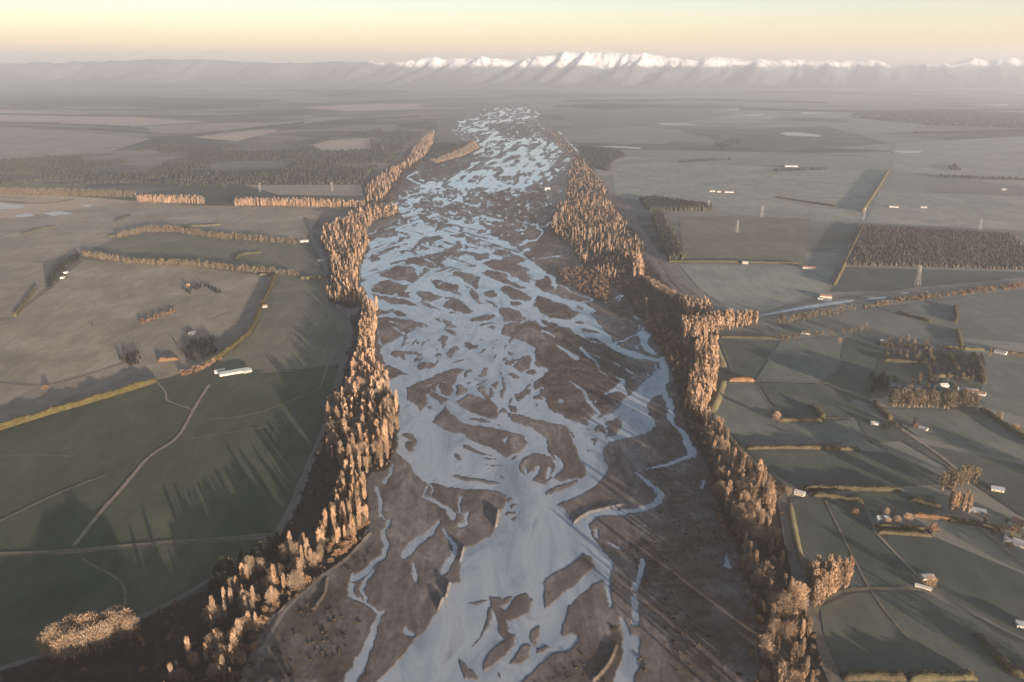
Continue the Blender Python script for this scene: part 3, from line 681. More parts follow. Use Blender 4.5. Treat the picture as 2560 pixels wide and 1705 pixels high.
# ------------------------------------------------------------------ river bed and water
def river():
    us, vs, U, V, gx, gy, wet, scrub, belt, cor = RASTER
    w = .5 * wet + .5 * blur(wet.astype(float), 1)
    near = np.clip((V - 900) / 300, 0, 1)
    h = .6 + (.56 - w) * .42
    rel = fbm(gx / 30, gy / 45, 5) - .5
    h += np.where(w < .3, np.clip(rel, -.3, .3) * .45 + (fbm(gx / 9 + 3, gy / 9, 3) - .5) * .12, 0)
    h = np.maximum(h, np.where(w < .35, .64, -9))
    # old channels and cut banks along the main stream
    for s, hh, wd in (('1386 190 1378 250 1366 315', 3.2, 18), ('1108 488 1092 540 1082 592', 3.2, 18), ('990 782 974 830 966 885', 2.8, 16), ('935 905 918 940 902 985', 2.8, 16)):
        p = T('G', s)
        m = near_line(p, wd * .3061, wd * .3061 * .7, U, V)
        h = h + blur(m.astype(float), 1) * hh
    for s, hh in (('850 1225 800 1280 740 1322 690 1360 640 1408', 1.3), ('750 1330 745 1365 720 1400', 1.2), ('2354 0 2354 1', 0)):
        m = near_line(T('V', s), 6, 6, U, V)
        h = h + blur(m.astype(float), 1) * hh
    p = T('F', '630 1450 700 1380 820 1315 1000 1270 1200 1230')
    h = h + blur(near_line(p, 5, 4, U, V).astype(float), 1) * 1.5
    p = T('H', '780 1290 740 1400 680 1490 600 1568')
    h = h + blur(near_line(p, 8, 8, U, V).astype(float), 1) * 1.4
    h = np.where(belt > .5, np.maximum(h, .9 + rel * 1.2), h)
    keep = blur(cor.astype(float), 2)
    h = np.where(keep < .9, np.maximum(keep * 1.2 - .25, -.3) , h)
    ny, nx = U.shape
    idx = np.arange(ny * nx).reshape(ny, nx)
    cell = (keep[:-1, :-1] > .02) & (keep[1:, 1:] > .02)
    q = np.stack([idx[1:, :-1][cell], idx[1:, 1:][cell], idx[:-1, 1:][cell], idx[:-1, :-1][cell]], 1)
    v = np.stack([gx.ravel(), gy.ravel(), h.ravel()], 1)
    used = np.unique(q)
    remap = np.full(ny * nx, -1); remap[used] = np.arange(len(used))
    m, nt, b = nodes('river_gravel')
    p = tex_pos(nt)
    n1 = tex_noise(nt, tex_pos(nt, (1, .45, 1)), .022, 7, .68, 1.2)
    n2 = tex_noise(nt, p, .16, 6, .75)
    grav = ramp(nt, n1, [(.30, (.058, .051, .050)), (.42, (.090, .080, .078)), (.53, (.120, .108, .105)), (.62, (.18, .167, .162)), (.68, (.11, .099, .096)), (.76, (.22, .205, .20))])
    n5 = tex_noise(nt, tex_pos(nt, (1, .28, 1)), .075, 6, .72, 1.5)
    grav = mix(nt, .7, grav, ramp(nt, n5, [(.32, (.62, .62, .63)), (.5, (1, 1, 1)), (.66, (1.5, 1.48, 1.46))]), 'MULTIPLY')
    grav = mix(nt, .75, grav, ramp(nt, n2, [(.3, (.66, .66, .66)), (.7, (1.36, 1.36, 1.36))]), 'MULTIPLY')
    n3 = tex_noise(nt, p, .07, 7, .8)
    scr = ramp(nt, n3, [(.34, (.034, .028, .025)), (.48, (.058, .048, .042)), (.58, (.082, .067, .055)), (.7, (.13, .10, .075))])
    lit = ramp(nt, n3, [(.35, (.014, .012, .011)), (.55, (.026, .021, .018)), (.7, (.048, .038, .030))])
    n4 = tex_noise(nt, p, .03, 5, .7)
    sm = nt.nodes.new('ShaderNodeMath'); sm.operation = 'MULTIPLY'; sm.use_clamp = True
    nt.links.new(attr(nt, 'scrub'), sm.inputs[0])
    nt.links.new(ramp(nt, n4, [(.34, (.15, .15, .15)), (.56, (1, 1, 1))]), sm.inputs[1])
    col = mix(nt, sm.outputs[0], grav, scr)
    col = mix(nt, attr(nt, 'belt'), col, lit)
    sh = nt.nodes.new('ShaderNodeMath'); sh.operation = 'MULTIPLY'; sh.use_clamp = True
    nt.links.new(ramp(nt, attr(nt, 'wet'), [(.06, (0, 0, 0)), (.45, (.85, .85, .85))]), sh.inputs[0])
    nt.links.new(ramp(nt, n5, [(.3, (.2, .2, .2)), (.6, (1, 1, 1))]), sh.inputs[1])
    col = mix(nt, sh.outputs[0], col, (.115, .122, .135))
    nt.links.new(col, b.inputs['Base Color'])
    bump(nt, b, n2, .35, .25)
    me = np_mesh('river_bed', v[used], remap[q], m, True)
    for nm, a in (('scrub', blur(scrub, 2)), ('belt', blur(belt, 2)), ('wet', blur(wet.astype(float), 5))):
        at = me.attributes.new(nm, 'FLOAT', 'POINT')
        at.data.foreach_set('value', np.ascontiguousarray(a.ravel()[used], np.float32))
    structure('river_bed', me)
    # water
    ws = blur(wet.astype(float), 1) > .02
    cell = ws[:-1, :-1] | ws[1:, 1:] | ws[1:, :-1] | ws[:-1, 1:]
    cell &= (keep[:-1, :-1] > .02)
    q = np.stack([idx[1:, :-1][cell], idx[1:, 1:][cell], idx[:-1, 1:][cell], idx[:-1, :-1][cell]], 1)
    v2 = np.stack([gx.ravel(), gy.ravel(), np.full(gx.size, .6)], 1)
    used = np.unique(q)
    remap = np.full(ny * nx, -1); remap[used] = np.arange(len(used))
    structure('river_water', np_mesh('river_water', v2[used], remap[q], MAT['water'], True))
    global BED
    BED = (us, vs, h)

def water_material():
    m, nt, b = nodes('silty_water')
    p = tex_pos(nt, (1, .4, 1))
    a = tex_noise(nt, p, .02, 7, .66, 1.5)
    c = ramp(nt, a, [(.32, (.165, .205, .25)), (.46, (.24, .285, .335)), (.58, (.305, .345, .39)), (.70, (.19, .225, .265))])
    nt.links.new(c, b.inputs['Base Color'])
    b.inputs['Roughness'].default_value = .16
    b.inputs['Specular IOR Level'].default_value = .5
    b.inputs['IOR'].default_value = 1.33
    bump(nt, b, tex_noise(nt, tex_pos(nt), .5, 4, .6), .12, .25)
    return m
MAT['water'] = water_material()

PONDS = ['-40 470 0 466 60 474 40 480 -40 482', '35 495 70 490 78 498 40 500', '95 490 140 486 170 492 120 497', '180 472 215 470 205 476', '800 500 815 494 830 500 806 505']
ARM_WATER = ['1730 729 1790 716 1850 704 1900 697 1960 690 1965 693 1900 704 1840 712 1770 724', '1995 686 2040 682 2035 686 1992 690', '2060 676 2090 672 2088 675', '1880 690 1915 688 1908 693']
WHITE = ['1510 283 1580 284 1610 288 1520 287', '2045 347 2125 347 2110 352 2075 352', '1790 306 1830 304 1888 311 1885 315 1810 312', '1368 337 1420 336 1475 340 1470 343', '2020 274 2100 268 2140 274 2060 277', '1680 264 1760 262 1740 267',
         '1630 252 1720 250 1750 254', '1840 258 1920 260 1850 262', '2250 241 2320 240 2310 244']
def patches():
    for i, s in enumerate(PONDS):
        v = ground_pts(T('V', s), .9 + .01 * i)
        structure('pond', new_mesh('pond', v, [tuple(range(len(v)))], MAT['frostwhite']))
    v = ground_pts(T('V', '1700 726 1760 716 1850 698 1960 684 2100 662 2354 638 2800 600 2800 616 2354 652 2100 678 1970 698 1860 712 1770 732'), .70)
    structure('stream_bed', new_mesh('stream_bed', v, [tuple(range(len(v)))], MAT['stone']))
    for i, s in enumerate(ARM_WATER):
        v = ground_pts(T('V', s), .76 + .01 * i)
        structure('stream_water', new_mesh('stream_water', v, [tuple(range(len(v)))], MAT['water']))
    for i, s in enumerate(WHITE):
        v = ground_pts(T('V', s), 1.2 + .01 * i)
        structure('frosted_field', new_mesh('frosted_field', v, [tuple(range(len(v)))], MAT['frostwhite']))

BANKS = [(15, 3.6, '1632 768 1646 805 1662 846'), (15, 3.6, '1662 872 1650 912 1634 950'), (11, 2.6, '1650 972 1702 1052 1764 1108 1784 1124'), (10, 2.2, '1812 1150 1820 1200 1830 1250 1846 1312')]
def stopbanks():
    for w, h, s in BANKS:
        l = smooth_line(ground_pts(T('V', s)), 7)
        d = np.gradient(l[:, :2], axis=0); d /= np.maximum(np.linalg.norm(d, axis=1, keepdims=True), 1e-6)
        nr = np.stack([-d[:, 1], d[:, 0]], 1)
        n = len(l)
        end = np.clip(np.minimum(np.arange(n), np.arange(n)[::-1]) * .5, 0, 1)
        v = np.stack([np.c_[l[:, :2] + nr * (w * a + rng.uniform(-.3, .3, n))[:, None], (h * b * end + rng.uniform(-.12, .12, n))] for a, b in ((-.5, -.05), (-.3, .55), (-.12, 1), (.12, 1), (.3, .55), (.5, -.05))], 1).reshape(-1, 3)
        i = np.arange(n - 1)[:, None] * 6 + np.arange(5)[None]
        structure('stopbank', np_mesh('stopbank', v, np.stack([i, i + 6, i + 7, i + 1], -1).reshape(-1, 4), MAT['bankgrass'], True))

# ------------------------------------------------------------------ mountains
SKYLINE = [(-600, 140), (0, 137), (120, 135), (250, 132), (350, 127), (400, 130), (450, 129), (500, 132), (560, 136), (620, 139), (700, 141), (780, 137), (850, 139), (900, 142), (950, 134), (985, 125), (1010, 131), (1060, 133), (1120, 128), (1160, 133), (1200, 136), (1235, 124),
           (1270, 120), (1300, 114), (1340, 117), (1385, 112), (1440, 118), (1500, 121), (1540, 127), (1600, 133), (1650, 124), (1700, 131), (1780, 134), (1830, 131), (1870, 134), (1930, 140), (1990, 131), (2030, 138), (2060, 148), (2100, 146), (2140, 143), (2200, 145), (2240, 129), (2280, 136), (2330, 128), (2400, 132), (2600, 126), (3000, 134)]
def mountains():
    Y0, YR, Y1 = 15700.0, 18200.0, 21500.0
    xs = np.linspace(-19000, 19000, 760)
    ys = np.concatenate([np.linspace(Y0, YR, 60), np.linspace(YR, Y1, 25)[1:]])
    X, Y = np.meshgrid(xs, ys)
    sx = np.array([s[0] for s in SKYLINE]) * 1.0875; sy = np.array([s[1] for s in SKYLINE]) * 1.0875
    px = CX + FPX * xs / (YR * _ct)
    py = np.interp(px, sx, sy)
    t = -(py - CY) / FPX
    py = py + np.clip((1000 - px) / 900, 0, 1) * 8
    t = -(py - CY) / FPX
    top = CAM_H + YR * (-_st + t * _ct) / (_ct + t * _st)
    k = np.clip((Y - Y0) / (YR - Y0), 0, 1)
    # spurs lean down to the left, as the valleys between them do
    skew = X + (YR - Y) * .42
    r1 = 1 - np.abs(2 * noise2(skew / 460 + 40, Y / 4200 + 7) - 1)
    r2 = 1 - np.abs(2 * noise2(skew / 210 + 11, Y / 1500 + 3) - 1)
    r3 = fbm(X / 160, Y / 260, 4)
    front = k ** 1.45
    bend = 4 * k * (1 - k)
    H = np.interp(xs, xs, top)[None, :] * front
    H = H * (1 - .80 * np.minimum(bend + .34 * k, 1) * (1 - r1) ** 1.2 - .40 * np.minimum(bend + .25 * k, 1) * (1 - r2)) + (r3 - .5) * 90 * k ** .7
    H += 30 * np.exp(-((k - .3) / .2) ** 2) * fbm(X / 1500 + 5, Y / 900, 3)
    back = np.clip((Y - YR) / (Y1 - YR), 0, 1)
    H = np.where(Y > YR, top[None, :] * (1 - back) ** 1.2 + (r3 - .5) * 40, H)
    H = np.maximum(H, 0) - 3 * (1 - k)
    ny, nx = X.shape
    i = np.arange(ny * nx).reshape(ny, nx)
    q = np.stack([i[:-1, :-1], i[:-1, 1:], i[1:, 1:], i[1:, :-1]], -1).reshape(-1, 4)
    m, nt, b = nodes('snowy_mountain')
    g = nt.nodes.new('ShaderNodeNewGeometry')
    sp = nt.nodes.new('ShaderNodeSeparateXYZ'); nt.links.new(g.outputs['Position'], sp.inputs[0])
    nz = tex_noise(nt, tex_pos(nt), .003, 6, .65)
    # the snow line: high country on the right, bare lower range on the left
    mrx = nt.nodes.new('ShaderNodeMapRange')
    mrx.inputs['From Min'].default_value = -7000; mrx.inputs['From Max'].default_value = -2200
    mrx.inputs['To Min'].default_value = 760; mrx.inputs['To Max'].default_value = 400
    nt.links.new(sp.outputs[0], mrx.inputs['Value'])
    d = nt.nodes.new('ShaderNodeMath'); d.operation = 'SUBTRACT'
    nt.links.new(sp.outputs[2], d.inputs[0]); nt.links.new(mrx.outputs[0], d.inputs[1])
    e = nt.nodes.new('ShaderNodeMath'); e.operation = 'MULTIPLY_ADD'
    nt.links.new(nz, e.inputs[0]); e.inputs[1].default_value = 260; nt.links.new(d.outputs[0], e.inputs[2])
    s = nt.nodes.new('ShaderNodeMapRange')
    s.inputs['From Min'].default_value = 95; s.inputs['From Max'].default_value = 165
    nt.links.new(e.outputs[0], s.inputs['Value'])
    rock = ramp(nt, nz, [(.35, (.055, .054, .052)), (.65, (.085, .082, .077))])
    crag = tex_noise(nt, tex_pos(nt, (1, .5, .6)), .012, 6, .7)
    snow = mix(nt, ramp(nt, crag, [(.50, (0, 0, 0)), (.60, (1, 1, 1))]), (.56, .57, .61), (.22, .22, .24))
    col = mix(nt, s.outputs[0], rock, snow)
    nt.links.new(col, b.inputs['Base Color'])
    structure('mountains', np_mesh('mountains', np.stack([X.ravel(), Y.ravel(), H.ravel()], 1), q, m, True))
# ------------------------------------------------------------------ plants
def quads(c, u, w):
    """blades: centres c, half axes u and w -> vertices and faces"""
    v = np.stack([c - u - w, c - u + w, c + u + w * .55, c + u - w * .55], 1).reshape(-1, 3)
    return v, np.arange(len(v)).reshape(-1, 4)
def tube(pts, rad, k=5):
    v = []; f = []
    for p, r in zip(pts, rad):
        for j in range(k):
            a = 2 * math.pi * j / k
            v.append((p[0] + r * math.cos(a), p[1] + r * math.sin(a), p[2]))
    for i in range(len(pts) - 1):
        for j in range(k):
            f.append((i * k + j, i * k + (j + 1) % k, (i + 1) * k + (j + 1) % k, (i + 1) * k + j))
    return np.array(v), np.array(f)
def joined(parts):
    vs = []; fs = []; n = 0
    for v, f in parts:
        vs.append(v); fs.append(f + n); n += len(v)
    return np.concatenate(vs), np.concatenate(fs)
def unit(a):
    return a / np.maximum(np.linalg.norm(a, axis=1, keepdims=True), 1e-9)

def poplar_shape(r, n):
    """height 1: a narrow column of steep shoots round a straight stem"""
    wd = r.uniform(.062, .102)
    z = .10 + .86 * r.random(n) ** .9
    prof = np.clip(np.sin(np.clip((z - .04) / .98, 0, 1) ** .8 * math.pi) ** .55, .1, 1) * (1 + .25 * np.sin(z * 23 + r.random() * 6))
    a = r.random(n) * 2 * math.pi
    rr = wd * prof * np.sqrt(r.uniform(.25, 1, n))
    c = np.stack([rr * np.cos(a), rr * np.sin(a), z], 1)
    d = unit(np.stack([.35 * np.cos(a), .35 * np.sin(a), np.ones(n)], 1) + r.normal(0, .12, (n, 3)))
    L = r.uniform(.04, .09, n)[:, None] * (520 / n) ** .25
    s = unit(np.cross(d, r.normal(0, 1, (n, 3))))
    v, f = quads(c, d * L, s * r.uniform(.0055, .0115, n)[:, None] * (520 / n) ** .5)
    t = tube([(0, 0, -.02), (.002, .003, .3), (0, .002, .6), (0, 0, .92)], [.017, .013, .008, .002])
    return (v, f), t
def willow_shape(r, n, wide=None):
    """height 1: several spreading limbs under a domed head of fine twigs"""
    wd = wide or r.uniform(.36, .50)
    limbs = [tube([(0, 0, -.02), (.01, 0, .10), (.02, .01, .2)], [.034, .028, .022])]
    tips = []
    for k in range(15):
        a = 2.4 * k + r.random() * .8
        e = ((k + .6) / 15) ** .5
        tip = np.array([wd * .74 * e * math.cos(a), wd * .74 * e * math.sin(a), .84 - .30 * e * e + r.uniform(-.07, .05)])
        mid = tip * np.array([.4, .4, .6]) + (0, 0, .05)
        limbs.append(tube([(.01, 0, .14), tuple(mid), tuple(tip)], [.016, .010, .003], 4))
        tips.append(tip)
    tips = np.array(tips)
    lobes = np.concatenate([tips, tips, tips * (.8, .8, .74), tips * (.95, .95, .42)])
    k = r.integers(0, len(lobes), n)
    off = unit(r.normal(0, 1, (n, 3))) * (r.random(n) ** .5)[:, None] * np.array([wd * .36, wd * .36, .15])
    c = lobes[k] + off
    c[:, 2] = np.abs(c[:, 2] - .06) + .06
    d = unit((c - (0, 0, .05)) * (1, 1, 1.2) + off * 2.5 + r.normal(0, .10, (n, 3)))
    s = unit(np.cross(d, r.normal(0, 1, (n, 3))))
    v, f = quads(c, d * r.uniform(.016, .034, n)[:, None] * (1500 / n) ** .35, s * r.uniform(.006, .012, n)[:, None] * (1500 / n) ** .5)
    return (v, f), joined(limbs)
def pine_shape(r, n):
    wd = r.uniform(.20, .30)
    z = .12 + .86 * r.random(n) ** 1.1
    lay = np.floor(z * 8) / 8
    rr = wd * np.clip(1.02 - lay, .06, 1) ** .7 * np.sqrt(r.uniform(.15, 1, n)) * (1 + .3 * np.sin(lay * 40 + r.random() * 6))
    a = r.random(n) * 2 * math.pi
    c = np.stack([rr * np.cos(a), rr * np.sin(a), z], 1)
    d = unit(np.stack([np.cos(a), np.sin(a), r.uniform(-.1, .6, n)], 1))
    s = unit(np.cross(d, np.stack([r.normal(0, .4, n), r.normal(0, .4, n), np.ones(n)], 1)))
    v, f = quads(c, d * r.uniform(.04, .085, n)[:, None] * (260 / n) ** .3, s * r.uniform(.022, .045, n)[:, None] * (260 / n) ** .5)
    return (v, f), tube([(0, 0, -.02), (0, 0, .5), (0, 0, .95)], [.022, .013, .003])
def bush_shape(r, n):
    """height 1, as wide as high: many stems from the ground"""
    a = r.random(n) * 2 * math.pi
    e = np.arccos(r.uniform(.1, 1, n))
    q = r.uniform(.45, 1, n)
    c = np.stack([.62 * q * np.sin(e) * np.cos(a), .62 * q * np.sin(e) * np.sin(a), .9 * q * np.cos(e) + .05], 1)
    d = unit(c + (0, 0, .25) + r.normal(0, .15, (n, 3)))
    s = unit(np.cross(d, r.normal(0, 1, (n, 3))))
    v, f = quads(c, d * r.uniform(.09, .16, n)[:, None] * (160 / n) ** .3, s * r.uniform(.03, .055, n)[:, None] * (160 / n) ** .5)
    t = joined([tube([(0, 0, -.03), (.25 * math.cos(k * 1.3), .25 * math.sin(k * 1.3), .6)], [.02, .006], 4) for k in range(5)])
    return (v, f), t
KINDS = {  # name, shape, blades near, blades far, crown material, category
    'poplar': ('poplar_tree', poplar_shape, 520, 60, 'twig', 'tree'), 'willow': ('willow_tree', willow_shape, 2600, 90, 'willow', 'tree'),
    'pine': ('pine_tree', pine_shape, 260, 40, 'pine', 'tree'), 'alder': ('bare_tree', lambda r, n: willow_shape(r, n, r.uniform(.24, .34)), 600, 60, 'dull', 'tree'), 'osier': ('shrub', bush_shape, 220, 36, 'osier', 'shrub')}
SHAPES = {}
for _i, (_k, (_n, _fn, _a, _b, _m, _c)) in enumerate(KINDS.items()):
    SHAPES[_k] = []
    for _j in range(7):
        r_ = np.random.default_rng(100 * _i + _j)
        (cv, cf), (tv, tf) = _fn(r_, _a)
        hi = (np_mesh(_n + '_crown', cv, cf, MAT[_m]), np_mesh(_n + '_trunk', tv, tf, MAT['bark']))
        lo = _fn(np.random.default_rng(100 * _i + _j), _b)[0]
        SHAPES[_k].append((hi, lo))

# what grows where: kind, heights, spacing, share kept, group, label, outline
PLANTINGS = [
 # left bank, from far to near
 ('poplar', 9, 20, 11, .45, 'poplars of the farthest belt on the left bank', 'bare orange-lit poplar in the farthest tree belt beside the left edge of the river', '975 316 1000 302 996 332 978 358 926 398 896 438 878 464 842 466 840 436 872 408 936 372 950 345'),
 ('willow', 8, 13, 9, .8, 'willows on the tongue of land in the upper river', 'low bare willow on the dark tongue of land reaching into the upper river', '990 372 1060 346 1090 326 1102 342 1060 362 1000 378'),
 ('poplar', 11, 22, 9, .38, 'poplars at the sharp bend of the left bank', 'bare poplar in the dense belt at the bend of the left bank below the poplar row', '745 525 850 484 912 478 918 492 860 510 842 535 848 570 830 600 826 640 842 700 802 704 750 690 762 640 756 590 738 556'),
 ('willow', 6, 13, 11, .38, 'willows at the sharp bend of the left bank', 'spreading bare willow between poplars at the bend of the left bank', '745 525 850 484 912 478 918 492 860 510 842 535 848 570 830 600 826 640 842 700 802 704 750 690 762 640 756 590 738 556'),
 ('poplar', 15, 27, 6, .6, 'tall poplars in the narrow belt left of the river', 'tall bare poplar in the narrow bright belt between stopbank road and river', '835 712 868 708 866 760 860 842 884 880 806 884 818 832 832 765'),
 ('poplar', 14, 26, 8.5, .55, 'poplars of the wide wood left of the main channel', 'bare poplar in the wide wood left of the main silver channel', '796 888 886 884 916 940 914 1000 890 1078 790 1088 752 1050 756 960'),
 ('willow', 12, 20, 11, .48, 'willows of the wide wood left of the main channel', 'round bare willow in the wide wood left of the main silver channel', '796 888 886 884 916 940 914 1000 890 1078 790 1088 752 1050 756 960'),
 ('pine', 10, 16, 11, .45, 'pines of the wide wood left of the main channel', 'dark green pine in the shaded left half of the wide wood', '770 900 840 900 850 1060 760 1070 750 980'),
 ('poplar', 15, 25, 7, .6, 'poplars above the lower left gravel bank', 'bare poplar on the bank above the lower left side channel', '786 1092 850 1088 838 1112 846 1170 843 1222 800 1258 734 1288 728 1236 772 1160'),
 ('osier', 4, 8, 6, .7, 'bushes at the foot of the lower left poplars', 'olive brown bush at the foot of the poplars by the lower left gravel', '800 1180 846 1180 842 1225 800 1272 760 1300 740 1290'),
 ('pine', 12, 17, 7, .85, 'pines lining the near left field', 'dark green pine in the row edging the shaded near left field', '482 1336 530 1302 622 1266 642 1244 664 1262 560 1322 500 1368'),
 ('poplar', 14, 23, 12, .62, 'scattered poplars in the near left wood', 'slim bare poplar standing apart in the dark near left wood', '484 1392 560 1332 690 1250 742 1280 690 1352 620 1422 572 1500 540 1590 480 1620 390 1600 452 1490'),
 ('willow', 11, 19, 17, .7, 'round willows in the near left wood', 'round bare willow with spreading limbs in the dark near left wood', '484 1392 560 1332 690 1250 742 1280 690 1352 620 1422 572 1500 540 1590 480 1620 390 1600 452 1490'),
 ('osier', 4, 9, 9, .7, 'bushes in the near left wood', 'tawny bush among bare trees of the near left wood', '560 1400 690 1290 735 1315 690 1362 622 1420 580 1500 545 1580 500 1590'),
 ('willow', 18, 26, 9, .9, 'big willows in the clump beside the near left field', 'big bare willow in the bright clump beside the near left road', '104 1506 140 1486 215 1456 250 1434 312 1446 318 1466 250 1500 160 1520'),
 ('osier', 2, 5, 11, .55, 'bushes on the dark ground below the near left clump', 'low brown bush on dark ground below the bright near left clump', '100 1568 200 1520 330 1470 440 1420 470 1470 400 1560'),
 ('alder', 8, 15, 12, .42, 'dull trees of the wide wood left of the main channel', 'dull grey brown bare tree in the wide wood left of the main silver channel', '796 888 886 884 916 940 914 1000 890 1078 790 1088 752 1050 756 960'),
 ('alder', 8, 15, 10, .6, 'dull trees at the sharp bend of the left bank', 'dull grey brown bare tree in the belt at the bend of the left bank', '745 525 850 484 912 478 918 492 860 510 842 535 848 570 830 600 826 640 842 700 802 704 750 690 762 640 756 590 738 556'),
 ('alder', 5, 12, 11, .4, 'dull trees of the broad sunlit wood', 'dull grey brown bare tree in the broad wood right of the middle river', '1290 470 1340 458 1396 458 1442 520 1482 572 1472 610 1420 640 1380 638 1332 600 1318 572 1268 532 1264 502'),
 ('alder', 6, 12, 12, .45, 'dull trees of the lower right belt', 'dull grey brown bare tree in the belt beside the lower right gravel', '1612 962 1640 968 1698 1056 1778 1138 1782 1202 1680 1192 1652 1140 1636 1050'),
 ('alder', 6, 13, 13, .5, 'dull trees of the near right wood', 'dull grey brown bare tree in the near right wood beside the stopbank road', '1680 1196 1784 1204 1790 1282 1818 1352 1858 1432 1866 1600 1752 1600 1752 1450 1724 1340 1696 1250'),
 ('alder', 9, 15, 10, .6, 'dull trees above the lower left gravel bank', 'dull grey brown bare tree between poplars above the lower left side channel', '786 1092 850 1088 838 1112 846 1170 843 1222 800 1258 734 1288 728 1236 772 1160'),
 # right bank
 ('poplar', 10, 18, 15, .22, 'poplars in the farthest wood on the right bank', 'bare poplar in the thin far wood right of the upper river', '1310 382 1330 354 1398 440 1384 470 1300 454'),
 ('willow', 5, 10, 15, .3, 'willows in the farthest wood on the right bank', 'bare willow in the thin far wood right of the upper river', '1252 298 1300 318 1400 440 1385 470 1300 454 1318 380'),
 ('poplar', 9, 19, 12, .24, 'poplars of the broad sunlit wood on the right bank', 'slim bare poplar in the broad sunlit wood right of the middle river', '1290 470 1340 458 1396 458 1442 520 1482 572 1472 610 1420 640 1380 638 1332 600 1318 572 1268 532 1264 502'),
 ('willow', 4, 9, 12, .34, 'willows of the broad sunlit wood on the right bank', 'low bare willow in the broad sunlit wood right of the middle river', '1290 470 1340 458 1396 458 1442 520 1482 572 1472 610 1420 640 1380 638 1332 600 1318 572 1268 532 1264 502'),
 ('osier', 4, 8, 8, .62, 'red brown bushes beside the middle river', 'red brown bush on the scrubby bank right of the middle river', '1285 622 1340 612 1402 652 1394 702 1330 672 1290 652'),
 ('poplar', 16, 24, 6, .8, 'poplars by the pond field on the right bank', 'bare poplar in the short upright stand beside the dark fenced paddock', '1455 604 1472 600 1482 640 1455 642'),
 ('willow', 7, 11, 7, .8, 'willows along the back of the right bank wood', 'small bare willow in the line from the dark paddock to the stopbank', '1480 640 1500 648 1560 686 1548 692 1490 660'),
 ('poplar', 17, 25, 7, .75, 'poplars at the upper end of the right bank belt', 'tall bare poplar at the upper end of the dark right bank belt', '1560 704 1628 708 1638 734 1582 732'),
 ('poplar', 18, 26, 6, .85, 'poplars of the spur running right to the side stream', 'tall bare poplar on the bright spur running towards the side stream', '1566 758 1650 742 1738 742 1738 748 1650 766 1572 784'),
 ('osier', 2, 5, 9, .7, 'shaded bushes of the dark right bank wood', 'dull brown bush in the shaded wood beside the right hand channel', '1440 692 1560 704 1570 780 1620 870 1600 962 1562 900 1542 850 1492 762'),
 ('alder', 6, 12, 10, .6, 'shaded trees of the dark right bank wood', 'dull bare tree in the shaded wood beside the right hand channel', '1440 692 1560 704 1570 780 1620 870 1600 962 1562 900 1542 850 1492 762'),
 ('poplar', 15, 28, 6.5, .68, 'tall poplars along the outer edge of the right belt', 'tall bare poplar on the outer sunlit edge of the right belt by the levee', '1602 784 1648 800 1650 860 1638 922 1614 962 1572 944 1592 872'),
 ('poplar', 16, 25, 10, .6, 'poplars in the lower right belt', 'bare poplar in the belt between lower right gravel and stopbank road', '1612 962 1640 968 1698 1056 1778 1138 1782 1202 1680 1192 1652 1140 1636 1050'),
 ('willow', 9, 17, 12, .5, 'willows in the lower right belt', 'bare willow in the belt between lower right gravel and stopbank road', '1612 962 1640 968 1698 1056 1778 1138 1782 1202 1680 1192 1652 1140 1636 1050'),
 ('willow', 11, 22, 13, .55, 'willows in the near right wood', 'round bare willow in the near right wood beside the stopbank road', '1680 1196 1784 1204 1790 1282 1818 1352 1858 1432 1866 1600 1752 1600 1752 1450 1724 1340 1696 1250'),
 ('poplar', 15, 25, 13, .6, 'poplars in the near right wood', 'slim bare poplar in the near right wood beside the stopbank road', '1680 1196 1784 1204 1790 1282 1818 1352 1858 1432 1866 1600 1752 1600 1752 1450 1724 1340 1696 1250'),
 ('pine', 9, 14, 13, .6, 'pines in the near right wood', 'dark green pine on the road side of the near right wood', '1770 1200 1790 1282 1818 1352 1850 1432 1860 1590 1820 1590 1800 1420 1760 1300'),
 ('osier', 3, 7, 8, .6, 'bushes at the river edge of the near right wood', 'brown bush on the shaded river edge of the near right wood', '1620 1010 1680 1170 1720 1280 1760 1440 1765 1590 1730 1590 1716 1420 1690 1300 1650 1190'),
 # the woods go on outside the picture; their shade reaches into it
 ('willow', 17, 24, 9, .9, 'trees of the near left wood below the picture', 'bare tree of the near left wood where it runs on below', '-60 1632 560 1640 700 1690 760 1790 -60 1790'),
 ('poplar', 15, 22, 11, .8, 'trees of the near right wood below the picture', 'bare poplar of the near right wood where it runs on below', '1760 1600 1880 1600 1960 1740 1800 1760'),
 ('willow', 12, 18, 9, .8, 'trees of the shelter belt right of the picture', 'bare tree of the shelter belt right of the lowest field', '2420 1300 2440 1296 2640 1450 2630 1462'),
 ('willow', 12, 18, 9, .8, 'trees of the shelter belt beyond the lower right corner', 'bare tree of the shelter belt beyond the lower right corner', '2380 1610 2400 1590 2640 1600 2640 1625'),
 ('willow', 12, 18, 9, .8, 'trees beyond the right edge', 'bare tree of the shelter belt beyond the right edge of the middle fields', '2400 1090 2420 1085 2560 1160 2550 1172'),
 # stands in the farmland
 ('poplar', 22, 28, 4.2, .97, 'poplars of the fan shaped grove by the right road', 'bare poplar in the dense fan shaped grove beside the right stopbank road', '1870 1402 1853 1372 1856 1350 1882 1340 1930 1338 1960 1350 1950 1358 1908 1372 1886 1392'),
 ('alder', 20, 25, 6, .95, 'trees of the olive grove in the right fields', 'olive brown tree in the dense oblong grove of the right fields', '2150 1128 2250 1106 2250 1116 2154 1136'),
 ('poplar', 18, 22, 4.5, .95, 'poplars of the short pale row below the olive grove', 'pale bare poplar in the short dense row below the olive grove', '2172 1168 2242 1172 2242 1180 2174 1174'),
 ('alder', 21, 27, 6, .95, 'trees of the long row below the right farmsteads', 'dull bare tree in the long dense row below the right hand farmsteads', '2042 928 2252 934 2252 944 2042 936'),
